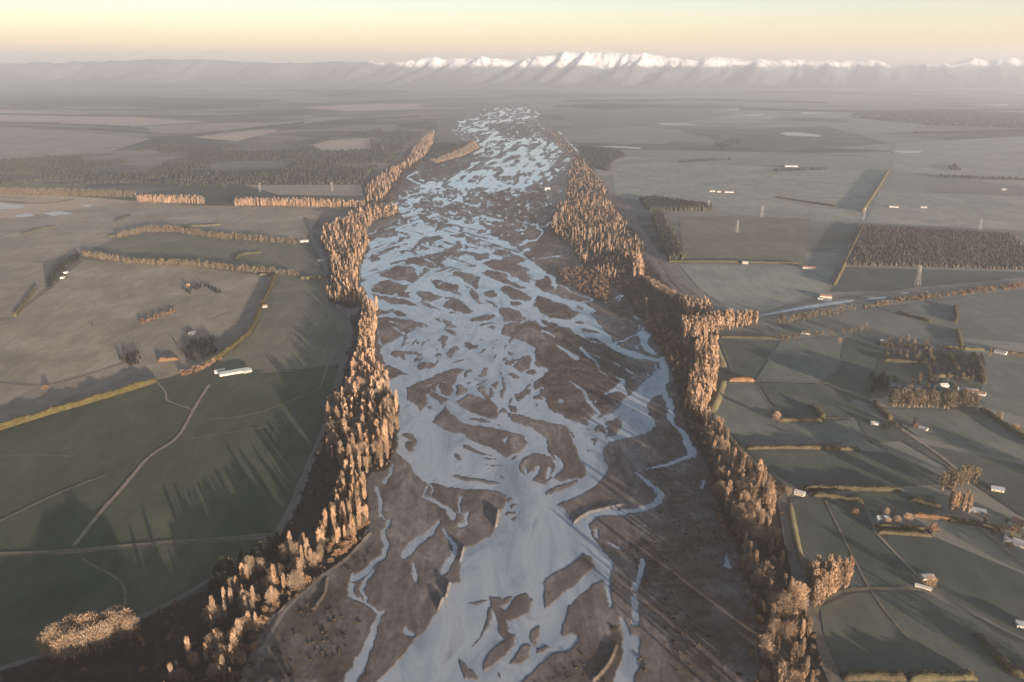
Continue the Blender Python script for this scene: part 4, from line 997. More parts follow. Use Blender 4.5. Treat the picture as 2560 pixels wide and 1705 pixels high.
 ('alder', 9, 14, 7, .85, 'trees along the near side of the right stream', 'bare tree in the row on the near side of the right hand stream', '1782 744 1860 728 1965 712 1965 718 1868 736 1786 752'),
 ('osier', 5, 9, 8, .8, 'bushes along the far reach of the right stream', 'brown bush in the strip along the far reach of the right hand stream', '1975 706 2100 684 2354 652 2354 662 2110 692 1978 712'),
 ('alder', 8, 12, 8, .7, 'trees along the lane right of the spur', 'small bare tree in the broken row along the lane right of the poplar spur', '1788 780 1850 766 1940 764 2000 756 2000 762 1940 772 1850 776 1792 788'),
 ('alder', 7, 12, 10, .75, 'garden trees of the upper right farmsteads', 'bare garden tree among the upper right farmsteads', '2030 782 2140 796 2145 836 2040 830'), ('pine', 8, 13, 11, .7, 'dark trees of the upper right farmsteads', 'dark evergreen among the upper right farmsteads', '2140 800 2260 820 2262 882 2222 876 2150 850'),
 ('pine', 9, 14, 9, .75, 'dark trees left of the white right farmstead', 'dark evergreen in the clump left of the white right hand farmstead', '2000 868 2042 862 2044 898 2004 904'), ('alder', 6, 10, 11, .7, 'garden trees of the middle right farmsteads', 'small bare garden tree by the middle right farmsteads', '2080 866 2260 870 2260 900 2090 892'),
 ('willow', 6, 10, 9, .7, 'garden trees around the walled house', 'small red brown garden tree around the hedged house in the right fields', '2016 1182 2088 1186 2092 1208 2018 1206'), ('alder', 6, 11, 10, .65, 'garden trees at the right edge hamlet', 'bare garden tree of the hamlet at the right edge', '2255 1190 2360 1190 2440 1260 2360 1258 2282 1236'),
 ('pine', 6, 10, 8, .8, 'dark bushy trees in the right fields', 'dark bushy evergreen beside the lane in the right fields', '2022 978 2108 972 2106 986 2030 994'), ('pine', 9, 14, 8, .8, 'dark trees at the mouth of the side stream', 'dark evergreen at the mouth of the right hand side stream', '1645 735 1735 728 1742 738 1650 744'),
 # left farmland
 ('poplar', 11, 21, 5, .72, 'poplars of the long row reaching the left bank', 'bare orange-lit poplar in the long row reaching the bend of the left bank', '540 466 700 468 838 474 838 480 700 476 540 474'), ('poplar', 10, 20, 5.5, .7, 'poplars of the middle row across the left plain', 'bare poplar in the middle row across the left plain', '312 458 470 462 470 470 312 466'),
 ('alder', 11, 16, 9, .75, 'hazy trees of the far left row', 'hazy bare tree in the far left row behind the ponds', '0 438 165 440 310 446 310 456 165 452 0 450'), ('alder', 10, 16, 6, .85, 'small trees of the row across the left pasture', 'small bare tree in the thin row across the brown left pasture', '192 586 300 604 430 608 560 622 690 634 690 638 560 628 430 614 300 610 192 592'),
 ('alder', 11, 17, 6.5, .85, 'trees of the upper left pasture row', 'bare tree in the upper of the two rows across the left pasture', '270 545 335 530 400 530 500 545 690 560 690 565 500 550 400 536 335 536 272 550'), ('pine', 9, 13, 8, .85, 'dark trees of the left shelter belt', 'dark evergreen in the shelter belt at the left bend of the farm lane', '105 660 140 610 178 588 190 592 150 622 118 664'),
 ('pine', 6, 10, 7, .85, 'dark trees in the hollow by the yellow hedge', 'dark bushy tree in the hollow beside the yellow hedge', '418 812 440 786 492 780 500 812 440 836'), ('osier', 4, 7, 6, .85, 'orange bushes at the end of the yellow hedge', 'orange bush in the row joining the two yellow hedges', '415 860 470 838 505 820 510 828 475 848 420 868'),
 ('pine', 5, 8, 6, .9, 'dark trees of the three cornered thicket', 'dark bushy tree in the three cornered thicket of the left pasture', '272 830 300 812 324 808 322 838 296 844'), ('pine', 6, 9, 8, .8, 'dark trees beyond the curved hedge', 'dark bushy tree in the ring beyond the bend in the yellow hedge', '425 672 455 658 490 660 512 676 508 682 486 668 456 666 430 680'),
 ('osier', 4, 7, 7, .8, 'bushes beside the pale track of the left pasture', 'dull brown bush beside the pale track in the left pasture', '320 740 370 720 400 712 404 718 372 730 326 748'),
]
# single plants the photograph sets apart: kind, x, y of the foot, height, label
LONE = [
 ('willow', 1785, 968, 14, 'single olive brown round tree beside the hedge in the right fields'), ('willow', 2137, 1350, 12, 'single olive tree beside the small shed in the near right fields'),
 ('poplar', 2086, 790, 15, 'single bright poplar standing above the upper right farmsteads'), ('poplar', 2275, 822, 15, 'single bright poplar right of the upper right farmsteads'),
 ('osier', 104, 895, 7, 'single round orange bush in the left pasture behind the yellow hedge'), ('poplar', 2292, 968, 14, 'pair of poplars right of the long row, left one'), ('poplar', 2300, 970, 13, 'pair of poplars right of the long row, right one'),
 ('osier', 2332, 990, 9, 'round orange bush beside the lane below the pair of poplars'), ('willow', 1812, 1140, 10, 'orange tree beside the white hut on the right stopbank'), ('osier', 1800, 1132, 8, 'orange bush at the bend of the right stopbank road'),
 ('willow', 2320, 1262, 8, 'red brown tree beside the long white shed at the right edge'), ('osier', 2333, 1222, 7, 'orange bush at the corner of the hedge by the hamlet'), ('osier', 2146, 1220, 8, 'orange bush at the right end of the twin hedges'),
 ('pine', 213, 750, 6, 'single small dark bush in the middle of the left pasture'), ('willow', 433, 660, 8, 'small hazy tree left of the ring of dark trees'), ('willow', 600, 702, 8, 'pale bush on the field side of the yellow hedge'),
 ('osier', 1966, 1182, 6, 'brown bush beside the track junction in the right fields'), ('osier', 2104, 984, 7, 'orange bush at the right end of the dark bushy trees'), ('osier', 2050, 976, 7, 'orange bush at the left end of the dark bushy trees'),
 ('willow', 1930, 790, 11, 'bare tree at the top of the crooked fence in the right fields'), ('pine', 2055, 880, 10, 'dark tree above the white right hand farmstead'), ('willow', 2078, 905, 9, 'bright round tree in front of the white right hand farmstead'),
]

ORDINALS = 'first second third fourth fifth sixth seventh eighth ninth tenth eleventh twelfth thirteenth fourteenth fifteenth sixteenth seventeenth eighteenth nineteenth twentieth'.split() + ['twenty-' + w for w in 'first second third fourth fifth sixth seventh eighth ninth'.split()] + ['thirtieth'] + ['thirty-' + w for w in 'first second third fourth fifth sixth seventh eighth ninth'.split()]
def scatter(poly, sp, keep, r):
    x, y = G(poly[:, 0], poly[:, 1])
    g = np.stack([x, y], 1)
    nx = np.arange(g[:, 0].min(), g[:, 0].max() + sp, sp); ny = np.arange(g[:, 1].min(), g[:, 1].max() + sp, sp)
    X, Y = np.meshgrid(nx, ny)
    X = X.ravel() + r.uniform(-.45, .45, X.size) * sp; Y = Y.ravel() + r.uniform(-.45, .45, Y.size) * sp
    m = inside(g, X, Y) & (r.random(X.size) < keep)
    return np.stack([X[m], Y[m]], 1)
def bed_z(x, y):
    px, py = P(x, y, .6)
    us, vs, h = BED
    i = np.clip(np.searchsorted(us, px), 0, len(us) - 1); j = np.clip(np.searchsorted(vs, py), 0, len(vs) - 1)
    ins = inside(CORRIDOR, np.atleast_1d(px), np.atleast_1d(py))
    return np.where(ins, np.clip(h[j, i], 0, 4), .1)

def plant_one(kind, x, y, z, h, label, group, r):
    nm, _, _, _, _, cat = KINDS[kind]
    (crown, trunk), _ = SHAPES[kind][int(r.integers(0, 7))]
    s = h * (1 + .0)
    wd = h * r.uniform(.85, 1.2)
    o = link(nm, None, None, (float(x), float(y), float(z) - .1), float(r.uniform(0, 6.28)), (wd, wd, s))
    tag(o, label, cat, group)
    link('crown' if cat == 'tree' else 'foliage', crown, o)
    link('trunk' if cat == 'tree' else 'stem', trunk, o)
    return o
def trees():
    r = np.random.default_rng(5)
    pool = {k: [] for k in KINDS}
    for kind, h0, h1, sp, keep, group, label, s in PLANTINGS:
        p = scatter(T('V', s), sp, keep, r)
        p = p[p[:, 1] > 330]
        z = bed_z(p[:, 0], p[:, 1]) if len(p) else []
        for (x, y), zz in zip(p, z):
            pool[kind].append((math.hypot(x, y), x, y, zz, r.uniform(h0, h1), label, group))
    for kind, px, py, h, label in LONE:
        x, y = G(px * 1.0875, py * 1.0875)
        pool[kind].append((0.0, float(x), float(y), float(np.ravel(bed_z(x, y))[0]), h, label, None))
    for kind, lst in pool.items():
        lst.sort(key=lambda t: t[0])
        def seen(t):
            a, b = P(t[1], t[2], t[3] + t[4] * .8)
            return -15 < a < 2575 and b < 1715
        mine = [t for t in lst if seen(t)][:300]
        # few of a group: each is told by its place, counted from the near end or from the left
        byg = {}
        for t in mine:
            byg.setdefault(t[6], []).append(t)
        for gname, ts in byg.items():
            px = [float(P(t[1], t[2], t[3])[0]) for t in ts]; py = [float(P(t[1], t[2], t[3])[1]) for t in ts]
            wide = max(px) - min(px) > 1.6 * (max(py) - min(py))
            order = np.argsort(px) if wide else np.argsort(py)[::-1]
            for n, i in enumerate(order):
                t = ts[i]
                lab = t[5]
                if gname and 1 < len(ts) <= len(ORDINALS) and len(t[5].split()) <= 13:
                    lab = '%s, %s from %s' % (t[5], ORDINALS[n], 'left' if wide else 'front')
                plant_one(kind, t[1], t[2], t[3], t[4], lab, t[6], r)
        done = set(map(id, mine))
        rest = [t for t in lst if id(t) not in done]
        if not rest:
            continue
        vs = []; fs = []; n = 0
        for t in rest:
            v, f = SHAPES[kind][int(r.integers(0, 7))][1]
            a = r.uniform(0, 6.28); wd = t[4] * r.uniform(.8, 1.05)
            c, s = math.cos(a), math.sin(a)
            q = np.empty_like(v)
            q[:, 0] = (v[:, 0] * c - v[:, 1] * s) * wd + t[1]; q[:, 1] = (v[:, 0] * s + v[:, 1] * c) * wd + t[2]; q[:, 2] = v[:, 2] * t[4] + t[3]
            vs.append(q); fs.append(f + n); n += len(v)
        nm, mt, lab = {'poplar': ('far_poplar_wood', 'twig', 'bare orange-lit poplars of the far belts along both river banks'), 'willow': ('far_willow_wood', 'willow', 'bare willows and mixed trees of the far belts and rows'),
                       'pine': ('far_pine_wood', 'pine', 'dark evergreens of the far shelter belts and farm gardens'), 'alder': ('far_bare_wood', 'dull', 'dull grey brown bare trees of the belts and field rows'), 'osier': ('far_scrub', 'osier', 'brown and red bushes of the far river banks')}[kind]
        o = link(nm, np_mesh(nm, np.concatenate(vs), np.concatenate(fs), MAT[mt]))
        tag(o, lab, 'trees' if kind != 'osier' else 'bushes', None, 'stuff')
        print(kind, len(lst), 'faces', sum(len(f) for f in fs))

def spindle_wood(name, polys, sp, h0, h1, m, label, r, holes=(), wd=.34, patchy=0):
    """dark woods that read as one mass: many small pointed crowns"""
    base = [(math.cos(a), math.sin(a), z) for z, k in ((.12, 0), (.5, 1)) for a in np.arange(5) * 2 * math.pi / 5 + k * .5]
    base = np.array([(x * (.9 if z < .3 else .75), y * (.9 if z < .3 else .75), z) for x, y, z in base] + [(0, 0, 1.0)])
    f = [(i, (i + 1) % 5, 5 + (i + 1) % 5) for i in range(5)] + [(i, 5 + (i + 1) % 5, 5 + i) for i in range(5)] + [(5 + i, 5 + (i + 1) % 5, 10) for i in range(5)]
    f = np.array(f)
    pts = []
    for s in polys:
        p = scatter(T('V', s), sp, .93, r)
        if holes:
            px, py = P(p[:, 0], p[:, 1])
            ok = np.ones(len(p), bool)
            for hs in holes:
                ok &= ~inside(T('V', hs), px, py)
            p = p[ok]
        if patchy:
            p = p[fbm(p[:, 0] / 260, p[:, 1] / 420, 4) > patchy]
        pts.append(p)
    p = np.concatenate(pts)
    n = len(p)
    h = r.uniform(h0, h1, n) * (.8 + .4 * fbm(p[:, 0] / 90, p[:, 1] / 90, 2))
    w = h * wd * r.uniform(.8, 1.3, n)
    a = r.uniform(0, 6.28, n)
    jit = r.uniform(.75, 1.25, (n, len(base)))
    ca, sa = np.cos(a)[:, None], np.sin(a)[:, None]
    x = (base[None, :, 0] * ca - base[None, :, 1] * sa) * w[:, None] * jit + p[:, :1]
    y = (base[None, :, 0] * sa + base[None, :, 1] * ca) * w[:, None] * jit + p[:, 1:]
    z = base[None, :, 2] * h[:, None] * (.9 + .2 * jit)
    v = np.stack([x, y, z], -1).reshape(-1, 3)
    F = (f[None] + (np.arange(n) * len(base))[:, None, None]).reshape(-1, 3)
    o = link(name, np_mesh(name, v, F, m))
    tag(o, label, 'wood', None, 'stuff')
    print(name, n, 'crowns')

def undergrowth():
    """low bushes and tussocks on the scrubby ground of the river bed and under the trees"""
    r = np.random.default_rng(21)
    us, vs, U, V, gx, gy, wet, scrub, belt, cor = RASTER
    a = np.where(scrub > .5, 1.3, 0) + np.where(belt > .5, .85, 0)
    nz = fbm(gx / 40, gy / 40, 4)
    a = a * np.clip((nz - .36) * 5, .04, 1) * cor * (blur(wet.astype(float), 2) < .05)
    cellarea = np.abs(np.gradient(gx, axis=1) * np.gradient(gy, axis=0))
    lam = a * cellarea / 46.0
    k = r.random(lam.shape) < lam
    y_, x_ = np.nonzero(k)
    n = len(x_)
    x = gx[k] + r.uniform(-1, 1, n); y = gy[k] + r.uniform(-1, 1, n)
    z0 = BED[2][k]
    near_h = np.where(belt[k] > .5, r.uniform(1.0, 3.8, n), r.uniform(.25, 1.0, n) ** 1.3)
    base = np.array([(math.cos(t), math.sin(t), 0) for t in np.arange(6) * math.pi / 3] + [(.55 * math.cos(t + .4), .55 * math.sin(t + .4), .75) for t in np.arange(6) * math.pi / 3] + [(0, 0, 1)])
    f = np.array([(i, (i + 1) % 6, 6 + (i + 1) % 6) for i in range(6)] + [(i, 6 + (i + 1) % 6, 6 + i) for i in range(6)] + [(6 + i, 6 + (i + 1) % 6, 12) for i in range(6)])
    jit = r.uniform(.6, 1.4, (n, len(base)))
    w = np.where(belt[k] > .5, near_h * r.uniform(.6, 1.0, n), near_h * r.uniform(1.0, 2.4, n))
    v = np.stack([base[None, :, 0] * jit * w[:, None] + x[:, None], base[None, :, 1] * jit * w[:, None] + y[:, None], base[None, :, 2] * jit * near_h[:, None] + z0[:, None] - .1], -1).reshape(-1, 3)
    F = (f[None] + (np.arange(n) * len(base))[:, None, None]).reshape(-1, 3)
    o = link('undergrowth', np_mesh('undergrowth', v, F, MAT['undergrowth']))
    tag(o, 'low brown scrub and tussocks on the river bed and under the trees', 'scrub', None, 'stuff')
    print('undergrowth', n)
MAT['plantation'] = plant('plantation_twigs', (.062, .052, .042), .3)
MAT['undergrowth'] = plant('undergrowth_twigs', (.040, .030, .023), .5, .04)

# hedges: height, width, material, label, points
HEDGES = [
 (4, 4, 'hedgedark', 'dark hedge along the top of the upper right farmstead gardens', '2016 794 2080 796 2140 800'), (5, 5, 'hedgedark', 'dark hedge below the upper right farmstead gardens', '2030 830 2080 834 2132 838'), (5, 5, 'hedgedark', 'dark cross hedge on the right of the farmstead gardens', '2132 802 2142 822 2146 840'),
 (4, 4, 'hedgedark', 'dark hedge running right from the farmstead gardens', '2165 800 2210 803 2262 806'), (5, 5, 'hedgedark', 'dark slanting hedge between the right farmstead paddocks', '2180 812 2190 832 2202 852'), (5, 5, 'hedgedark', 'dark curved hedge right of the farmstead paddocks', '2238 815 2256 845 2262 884'),
 (4, 4, 'hedgedark', 'dark hedge in front of the right farmsteads', '2046 904 2130 906 2230 910'), (4, 4, 'hedgedark', 'dark upright hedge splitting the frosty farmstead paddocks', '2132 842 2138 862 2142 882'), (5, 5, 'hedgedark', 'dark hedge by the grey roofed house at the upper right', '2280 806 2320 814 2400 828'), (4, 4, 'hedgedark', 'dark hedge closing the farmstead paddocks at the bottom', '2142 866 2190 868 2224 872'),
 (7.5, 5, 'hedge', 'tall yellow green clipped hedge running in from the left edge of the fields', '-60 1006 0 988 120 950 240 916 360 878'),
 (7, 5, 'hedge', 'tall yellow green clipped hedge curving away up the left fields', '472 842 505 822 535 800 562 778 576 766 586 744 596 720 604 700 612 684 622 660 634 634'),
 (5, 4, 'hedgedark', 'dark hedge crossing the top of the yellow hedge', '596 634 632 634'), (6, 5, 'hedgedark', 'dark hedge between the yellow hedge and the left stopbank', '690 642 720 641 746 641'),
 (5, 5, 'hedgedark', 'dark slanting hedge at the far left edge of the pasture', '34 728 56 698 82 664'), (5, 5, 'hedgebrown', 'orange brown clipped hedge below the dark hollow in the left pasture', '364 831 410 827'),
 (5, 5, 'hedgedark', 'dark hedge on the pasture behind the upper left row', '250 546 282 541 298 541'), (5, 5, 'hedgedark', 'dark short hedge above the upper left row', '388 531 430 522 508 518'), (4, 4, 'hedgedark', 'dark roof shaped hedge in the upper left pasture', '540 600 552 585 600 582'),
 (4, 4, 'hedgedark', 'dark hedge left of the far shelter belt', '48 540 100 526 128 522'), (5, 5, 'hedgedark', 'dark short hedge below the long poplar row', '265 510 300 496'),
 (6, 8, 'hedgebrown', 'thick orange brown clipped hedge beside the right stopbank', '1674 876 1732 876'), (3.5, 4, 'hedgeolive', 'low yellowish hedge along the top of the nearest right paddock', '1656 776 1720 777 1784 779'),
 (4, 4, 'hedgeolive', 'long low olive hedge across the middle right fields', '1716 1033 1800 1031 1900 1033 1976 1036'), (4, 4, 'hedgeolive', 'short olive hedge running right from the single round tree', '1788 969 1850 969 1892 970'),
 (5, 4, 'hedgeolive', 'long olive hedge beside the white hut in the right fields', '1846 1128 1920 1125 2000 1128 2070 1130'), (5, 4, 'hedgeolive', 'short olive hedge just below the white hut hedge', '1868 1140 1920 1146 1985 1158'),
 (4, 3.5, 'hedgeolive', 'upper of the twin clipped hedges below the hedged house', '2012 1212 2080 1216 2138 1222'), (4, 3.5, 'hedgeolive', 'lower of the twin clipped hedges below the hedged house', '2016 1226 2080 1230 2140 1234'), (4, 3.5, 'hedgedark', 'short cross hedge closing the twin hedges on the right', '2139 1222 2141 1234'),
 (4, 4, 'hedgebrown', 'orange olive hedge right of the hedged house', '2098 1186 2150 1192 2200 1198'), (4, 4, 'hedgeolive', 'olive hedge leading right to the hamlet', '2180 1198 2250 1208 2300 1220'), (5, 5, 'hedgedark', 'dark hedge beside the lane in the lower right corner', '2246 1462 2290 1510 2330 1556 2400 1560'),
 (5, 6, 'hedgeolive', 'olive hedge along the bottom edge of the near right field', '1935 1560 2000 1560 2080 1561'), (5, 6, 'hedgedark', 'dark hedge along the bottom edge right of the olive one', '2085 1562 2160 1562 2240 1558'),
 (4, 5, 'hedgedark', 'dark hedge on the field side of the lower right stopbank', '1646 965 1700 1046 1766 1104 1782 1118'),
 (5, 5, 'hedgedark', 'dark crooked hedge on the damp right field', '2010 925 2020 945 2048 966'), (5, 5, 'hedgedark', 'dark hedge along the lane right of the long poplar row', '2256 942 2300 975 2354 1010 2420 1050'),
 (5, 5, 'hedgedark', 'dark hedge at the right end of the white hut hedge', '2090 1150 2120 1158 2165 1172'), (5, 5, 'hedgedark', 'dark hedge beside the right hand paddock fence', '1860 935 1880 945 1892 965'), (9, 6, 'hedgedark', 'tall thin shelter hedge between the far right fields', '1982 488 2005 455 2024 425 2042 394'),
 (8, 6, 'hedgedark', 'tall shelter hedge along the left side of the dark plantation', '1918 656 1940 612 1960 570 1984 520'), (6, 6, 'hedgedark', 'dark hedge across the far right frosty field', '1782 455 1830 462 1920 476'), (5, 5, 'hedgedark', 'dark hedge in the upper right pasture', '2195 706 2200 735 2196 742'),
 (5, 5, 'hedgedark', 'dark short hedge below the upper right pasture', '2200 760 2208 790 2210 800'), (5, 5, 'hedgedark', 'dark hedge across the upper right farmland', '2140 742 2060 720'), (4, 4, 'hedgedark', 'low dark hedge bounding the frosty field above the side stream', '1536 603 1700 603 1840 607'),
]
def hedges():
    r = np.random.default_rng(31)
    for h, w, m, label, s in HEDGES:
        l = smooth_line(ground_pts(T('V', s)), max(2.2, h * .45))
        n = len(l)
        d = np.gradient(l[:, :2], axis=0); d /= np.maximum(np.linalg.norm(d, axis=1, keepdims=True), 1e-6)
        nr = np.stack([-d[:, 1], d[:, 0]], 1)
        prof = [(-.5, 0), (-.56, .4), (-.48, .85), (-.2, 1.0), (.2, 1.0), (.48, .85), (.56, .4), (.5, 0)]
        hv = h * (.72 + .56 * fbm(l[:, 0] / 9, l[:, 1] / 9, 3)) * np.clip(np.minimum(np.arange(n), np.arange(n)[::-1]) * .35 + .45, 0, 1)
        V_ = []
        for a, b in prof:
            off = w * (a * (.8 + .4 * fbm(l[:, 0] / 6 + 9, l[:, 1] / 6, 2)) + r.uniform(-.10, .10, n))
            zz = hv * (b + r.uniform(-.13, .13, n) * (b > .2))
            V_.append(np.c_[l[:, :2] + nr * off[:, None], zz])
        v = np.stack(V_, 1).reshape(-1, 3); k = len(prof)
        i = np.arange(n - 1)[:, None] * k + np.arange(k - 1)[None]
        q = np.stack([i, i + k, i + k + 1, i + 1], -1).reshape(-1, 4)
        e0 = np.array([[0, 1, 6, 7], [1, 2, 5, 6], [2, 3, 4, 5]]); e1 = (n - 1) * k + e0[:, ::-1]
        body = (v, np.concatenate([q, e0, e1]))
        # ragged shoots standing out of the clipped faces
        ns = n * 14
        j = r.integers(0, n, ns); a = r.uniform(-.55, .55, ns); b = np.where(np.abs(a) > .42, r.uniform(.15, 1, ns), r.uniform(.9, 1.06, ns))
        c = np.c_[l[j, :2] + nr[j] * (a * w)[:, None] + r.normal(0, .5, (ns, 2)), hv[j] * b]
        u = unit(np.c_[nr[j] * a[:, None] * 1.6, np.ones(ns)] + r.normal(0, .35, (ns, 3))) * r.uniform(.3, .65, ns)[:, None]
        sh = quads(c, u, unit(np.cross(u, r.normal(0, 1, (ns, 3)))) * r.uniform(.25, .45, ns)[:, None])
        o = link('hedge', np_mesh('hedge', *joined([body, sh]), MAT[m]))
        tag(o, label, 'hedge', 'hedges between the fields')
# ------------------------------------------------------------------ buildings, towers
def box(x0, x1, y0, y1, z0, z1):
    v = [(x, y, z) for z in (z0, z1) for y in (y0, y1) for x in (x0, x1)]
    return v, [(0, 2, 3, 1), (4, 5, 7, 6), (0, 1, 5, 4), (2, 6, 7, 3), (0, 4, 6, 2), (1, 3, 7, 5)]
def boxes(lst):
    v = []; f = []
    for b in lst:
        bv, bf = box(*b)
        f += [tuple(i + len(v) for i in q) for q in bf]; v += bv
    return v, f
BUILDINGS = [  # name, x, y, length, depth, eaves, ridge, turn, wall, roof, label
 ('barn', 538, 858, 46, 12, 3.6, 6.0, 8, 'wallcream', 'roofgrey', 'long grey roofed barn at the edge of the dark left field'), ('house', 568, 855, 13, 8, 3.0, 5.2, 20, 'wallcream', 'roofgrey', 'small pale house at the right end of the long grey barn'),
 ('barn', 505, 856, 16, 9, 3.2, 5.0, 5, 'wallwhite', 'roofwhite', 'small white shed at the left end of the long grey barn'), ('hut', 1838, 1137, 11, 7, 3.4, 5.2, -12, 'wallcream', 'roofwhite', 'small white hut beside the right stopbank road'),
 ('house', 2028, 1197, 13, 8, 3.2, 6.2, 30, 'wallwhite', 'roofgrey', 'white house inside its hedges in the right fields'), ('shed', 2130, 1330, 11, 8, 3.2, 4.6, 35, 'wallcream', 'roofgrey', 'small grey shed behind the single olive tree'),
 ('shed', 2122, 1353, 14, 4, 2.6, 3.4, 0, 'wallcream', 'roofwhite', 'low pale sheep shelter in front of the single olive tree'), ('barn', 2342, 1252, 26, 10, 3.6, 5.8, -10, 'wallwhite', 'roofwhite', 'long white shed at the right edge by the hamlet'),
 ('house', 2232, 902, 18, 9, 3.2, 5.6, 10, 'wallwhite', 'roofwhite', 'bright white farmhouse in the right hand farmstead'), ('barn', 2246, 906, 22, 10, 3.6, 5.6, -8, 'wallwhite', 'roofred', 'pinkish long barn right of the white farmhouse'),
 ('shed', 2210, 896, 12, 8, 3.0, 4.6, 20, 'wallwhite', 'roofwhite', 'small white shed left of the bright farmhouse'), ('barn', 2100, 893, 22, 9, 3.6, 5.4, 12, 'wallwhite', 'roofgrey', 'white walled barn in the left hand part of the right farmsteads'),
 ('shed', 2060, 888, 16, 8, 3.2, 4.8, 0, 'wallwhite', 'roofgrey', 'low white shed by the dark clump of the right farmsteads'), ('house', 2168, 889, 13, 9, 3.2, 5.6, 40, 'wallwhite', 'roofwhite', 'small white house between garden trees of the right farmsteads'),
 ('house', 2300, 812, 18, 10, 3.4, 6.0, -15, 'wallwhite', 'roofgrey', 'grey roofed house at the upper right farmsteads'), ('house', 2032, 788, 13, 8, 3.2, 5.6, 15, 'wallcream', 'roofgrey', 'pale house at the left of the upper right farmsteads'),
 ('barn', 1853, 767, 17, 8, 3.2, 5.2, 4, 'wallwhite', 'roofgrey', 'white barn in the broken tree row along the lane'), ('shed', 2010, 976, 10, 6, 3.0, 4.4, 10, 'wallwhite', 'roofwhite', 'small white shed by the dark bushy trees'),
 ('shed', 2122, 988, 11, 6, 3.0, 4.4, -20, 'wallcream', 'roofwhite', 'small pale shed right of the dark bushy trees'), ('house', 2246, 1178, 16, 9, 3.2, 5.6, 5, 'wallcream', 'roofgrey', 'pale house below the short pale poplar row'),
 ('house', 2292, 1128, 13, 8, 3.2, 5.4, 12, 'wallcream', 'roofgrey', 'grey roofed house right of the olive grove'), ('house', 2344, 1205, 14, 9, 3.2, 5.6, -25, 'wallcream', 'roofred', 'brown roofed house in the hamlet at the right edge'),
 ('shed', 2352, 1440, 12, 8, 3.2, 4.8, 20, 'wallwhite', 'roofgrey', 'grey shed at the right edge of the lowest field'), ('barn', 1898, 684, 24, 11, 4.0, 6.5, 6, 'wallcream', 'roofred', 'brown roofed barn beside the right hand stream'),
 ('shed', 1886, 688, 10, 7, 3.2, 4.6, 0, 'wallcream', 'roofgrey', 'pale shed left of the barn by the right stream'), ('barn', 1860, 618, 30, 11, 4.0, 6.4, 0, 'wallcream', 'roofred', 'brown barn on the field boundary left of the plantation'),
 ('house', 1713, 606, 14, 9, 3.4, 5.8, 0, 'wallcream', 'roofwhite', 'pale house at the foot of the dark pine strip'), ('barn', 1258, 435, 22, 14, 5, 8, 15, 'wallwhite', 'roofwhite', 'bright white building in the dark wood right of the upper river'),
 ('barn', 1818, 383, 60, 34, 5, 8.5, 10, 'wallwhite', 'roofwhite', 'large white roofed shed in the far right fields'), ('barn', 1638, 441, 22, 12, 4, 6.5, 0, 'wallwhite', 'roofwhite', 'white barn left of the farm cluster in the far right fields'),
 ('house', 1652, 442, 16, 11, 4, 6.5, 20, 'wallwhite', 'roofred', 'brown roofed house of the far right farm cluster'), ('barn', 1676, 443, 34, 12, 4, 6, 0, 'wallwhite', 'roofwhite', 'long white shed of the far right farm cluster'),
 ('barn', 1983, 482, 20, 12, 4, 6.5, 10, 'wallwhite', 'roofwhite', 'white barn at the foot of the tall thin shelter hedge'), ('barn', 2055, 477, 30, 12, 4, 6, 0, 'wallwhite', 'roofwhite', 'white barn on the track above the dark plantation'),
 ('barn', 2124, 478, 20, 12, 4, 6, 0, 'wallwhite', 'roofwhite', 'small white barn above the dark plantation'), ('house', 2308, 437, 16, 12, 4, 7, 0, 'wallwhite', 'roofwhite', 'white house near the right edge of the far fields'),
 ('barn', 700, 556, 22, 10, 3.6, 5.6, 0, 'wallwhite', 'roofwhite', 'white shed beside the upper left stopbank'), ('house', 755, 556, 12, 9, 3.4, 5.6, 0, 'wallwhite', 'roofwhite', 'small white house at the bend of the left tree belt'),
 ('barn', 738, 601, 16, 9, 3.6, 5.4, 0, 'wallwhite', 'roofwhite', 'white barn on the left pasture near the stopbank'), ('house', 608, 706, 10, 7, 3.0, 5.0, 10, 'wallwhite', 'roofred', 'little house tucked behind the yellow hedge'),
 ('house', 442, 769, 10, 8, 3.0, 5.2, 30, 'wallwhite', 'roofgrey', 'white house in the dark trees of the left pasture'), ('shed', 152, 628, 10, 7, 3.2, 4.8, 60, 'wallwhite', 'roofwhite', 'upper white shed along the left shelter belt'), ('shed', 144, 640, 9, 7, 3.2, 4.8, 60, 'wallwhite', 'roofwhite', 'lower white shed along the left shelter belt'),
 ('shed', 2026, 542, 14, 9, 3.4, 5.0, 0, 'wallwhite', 'roofwhite', 'white shed at the near left corner of the plantation'), ('barn', 1440, 190, 130, 40, 18, 24, 0, 'wallwhite', 'roofwhite', 'huge white factory building far out on the hazy plain'), ('silo', 1432, 189, 24, 24, 34, 40, 0, 'wallwhite', 'roofwhite', 'white tower beside the far factory on the hazy plain'),
]
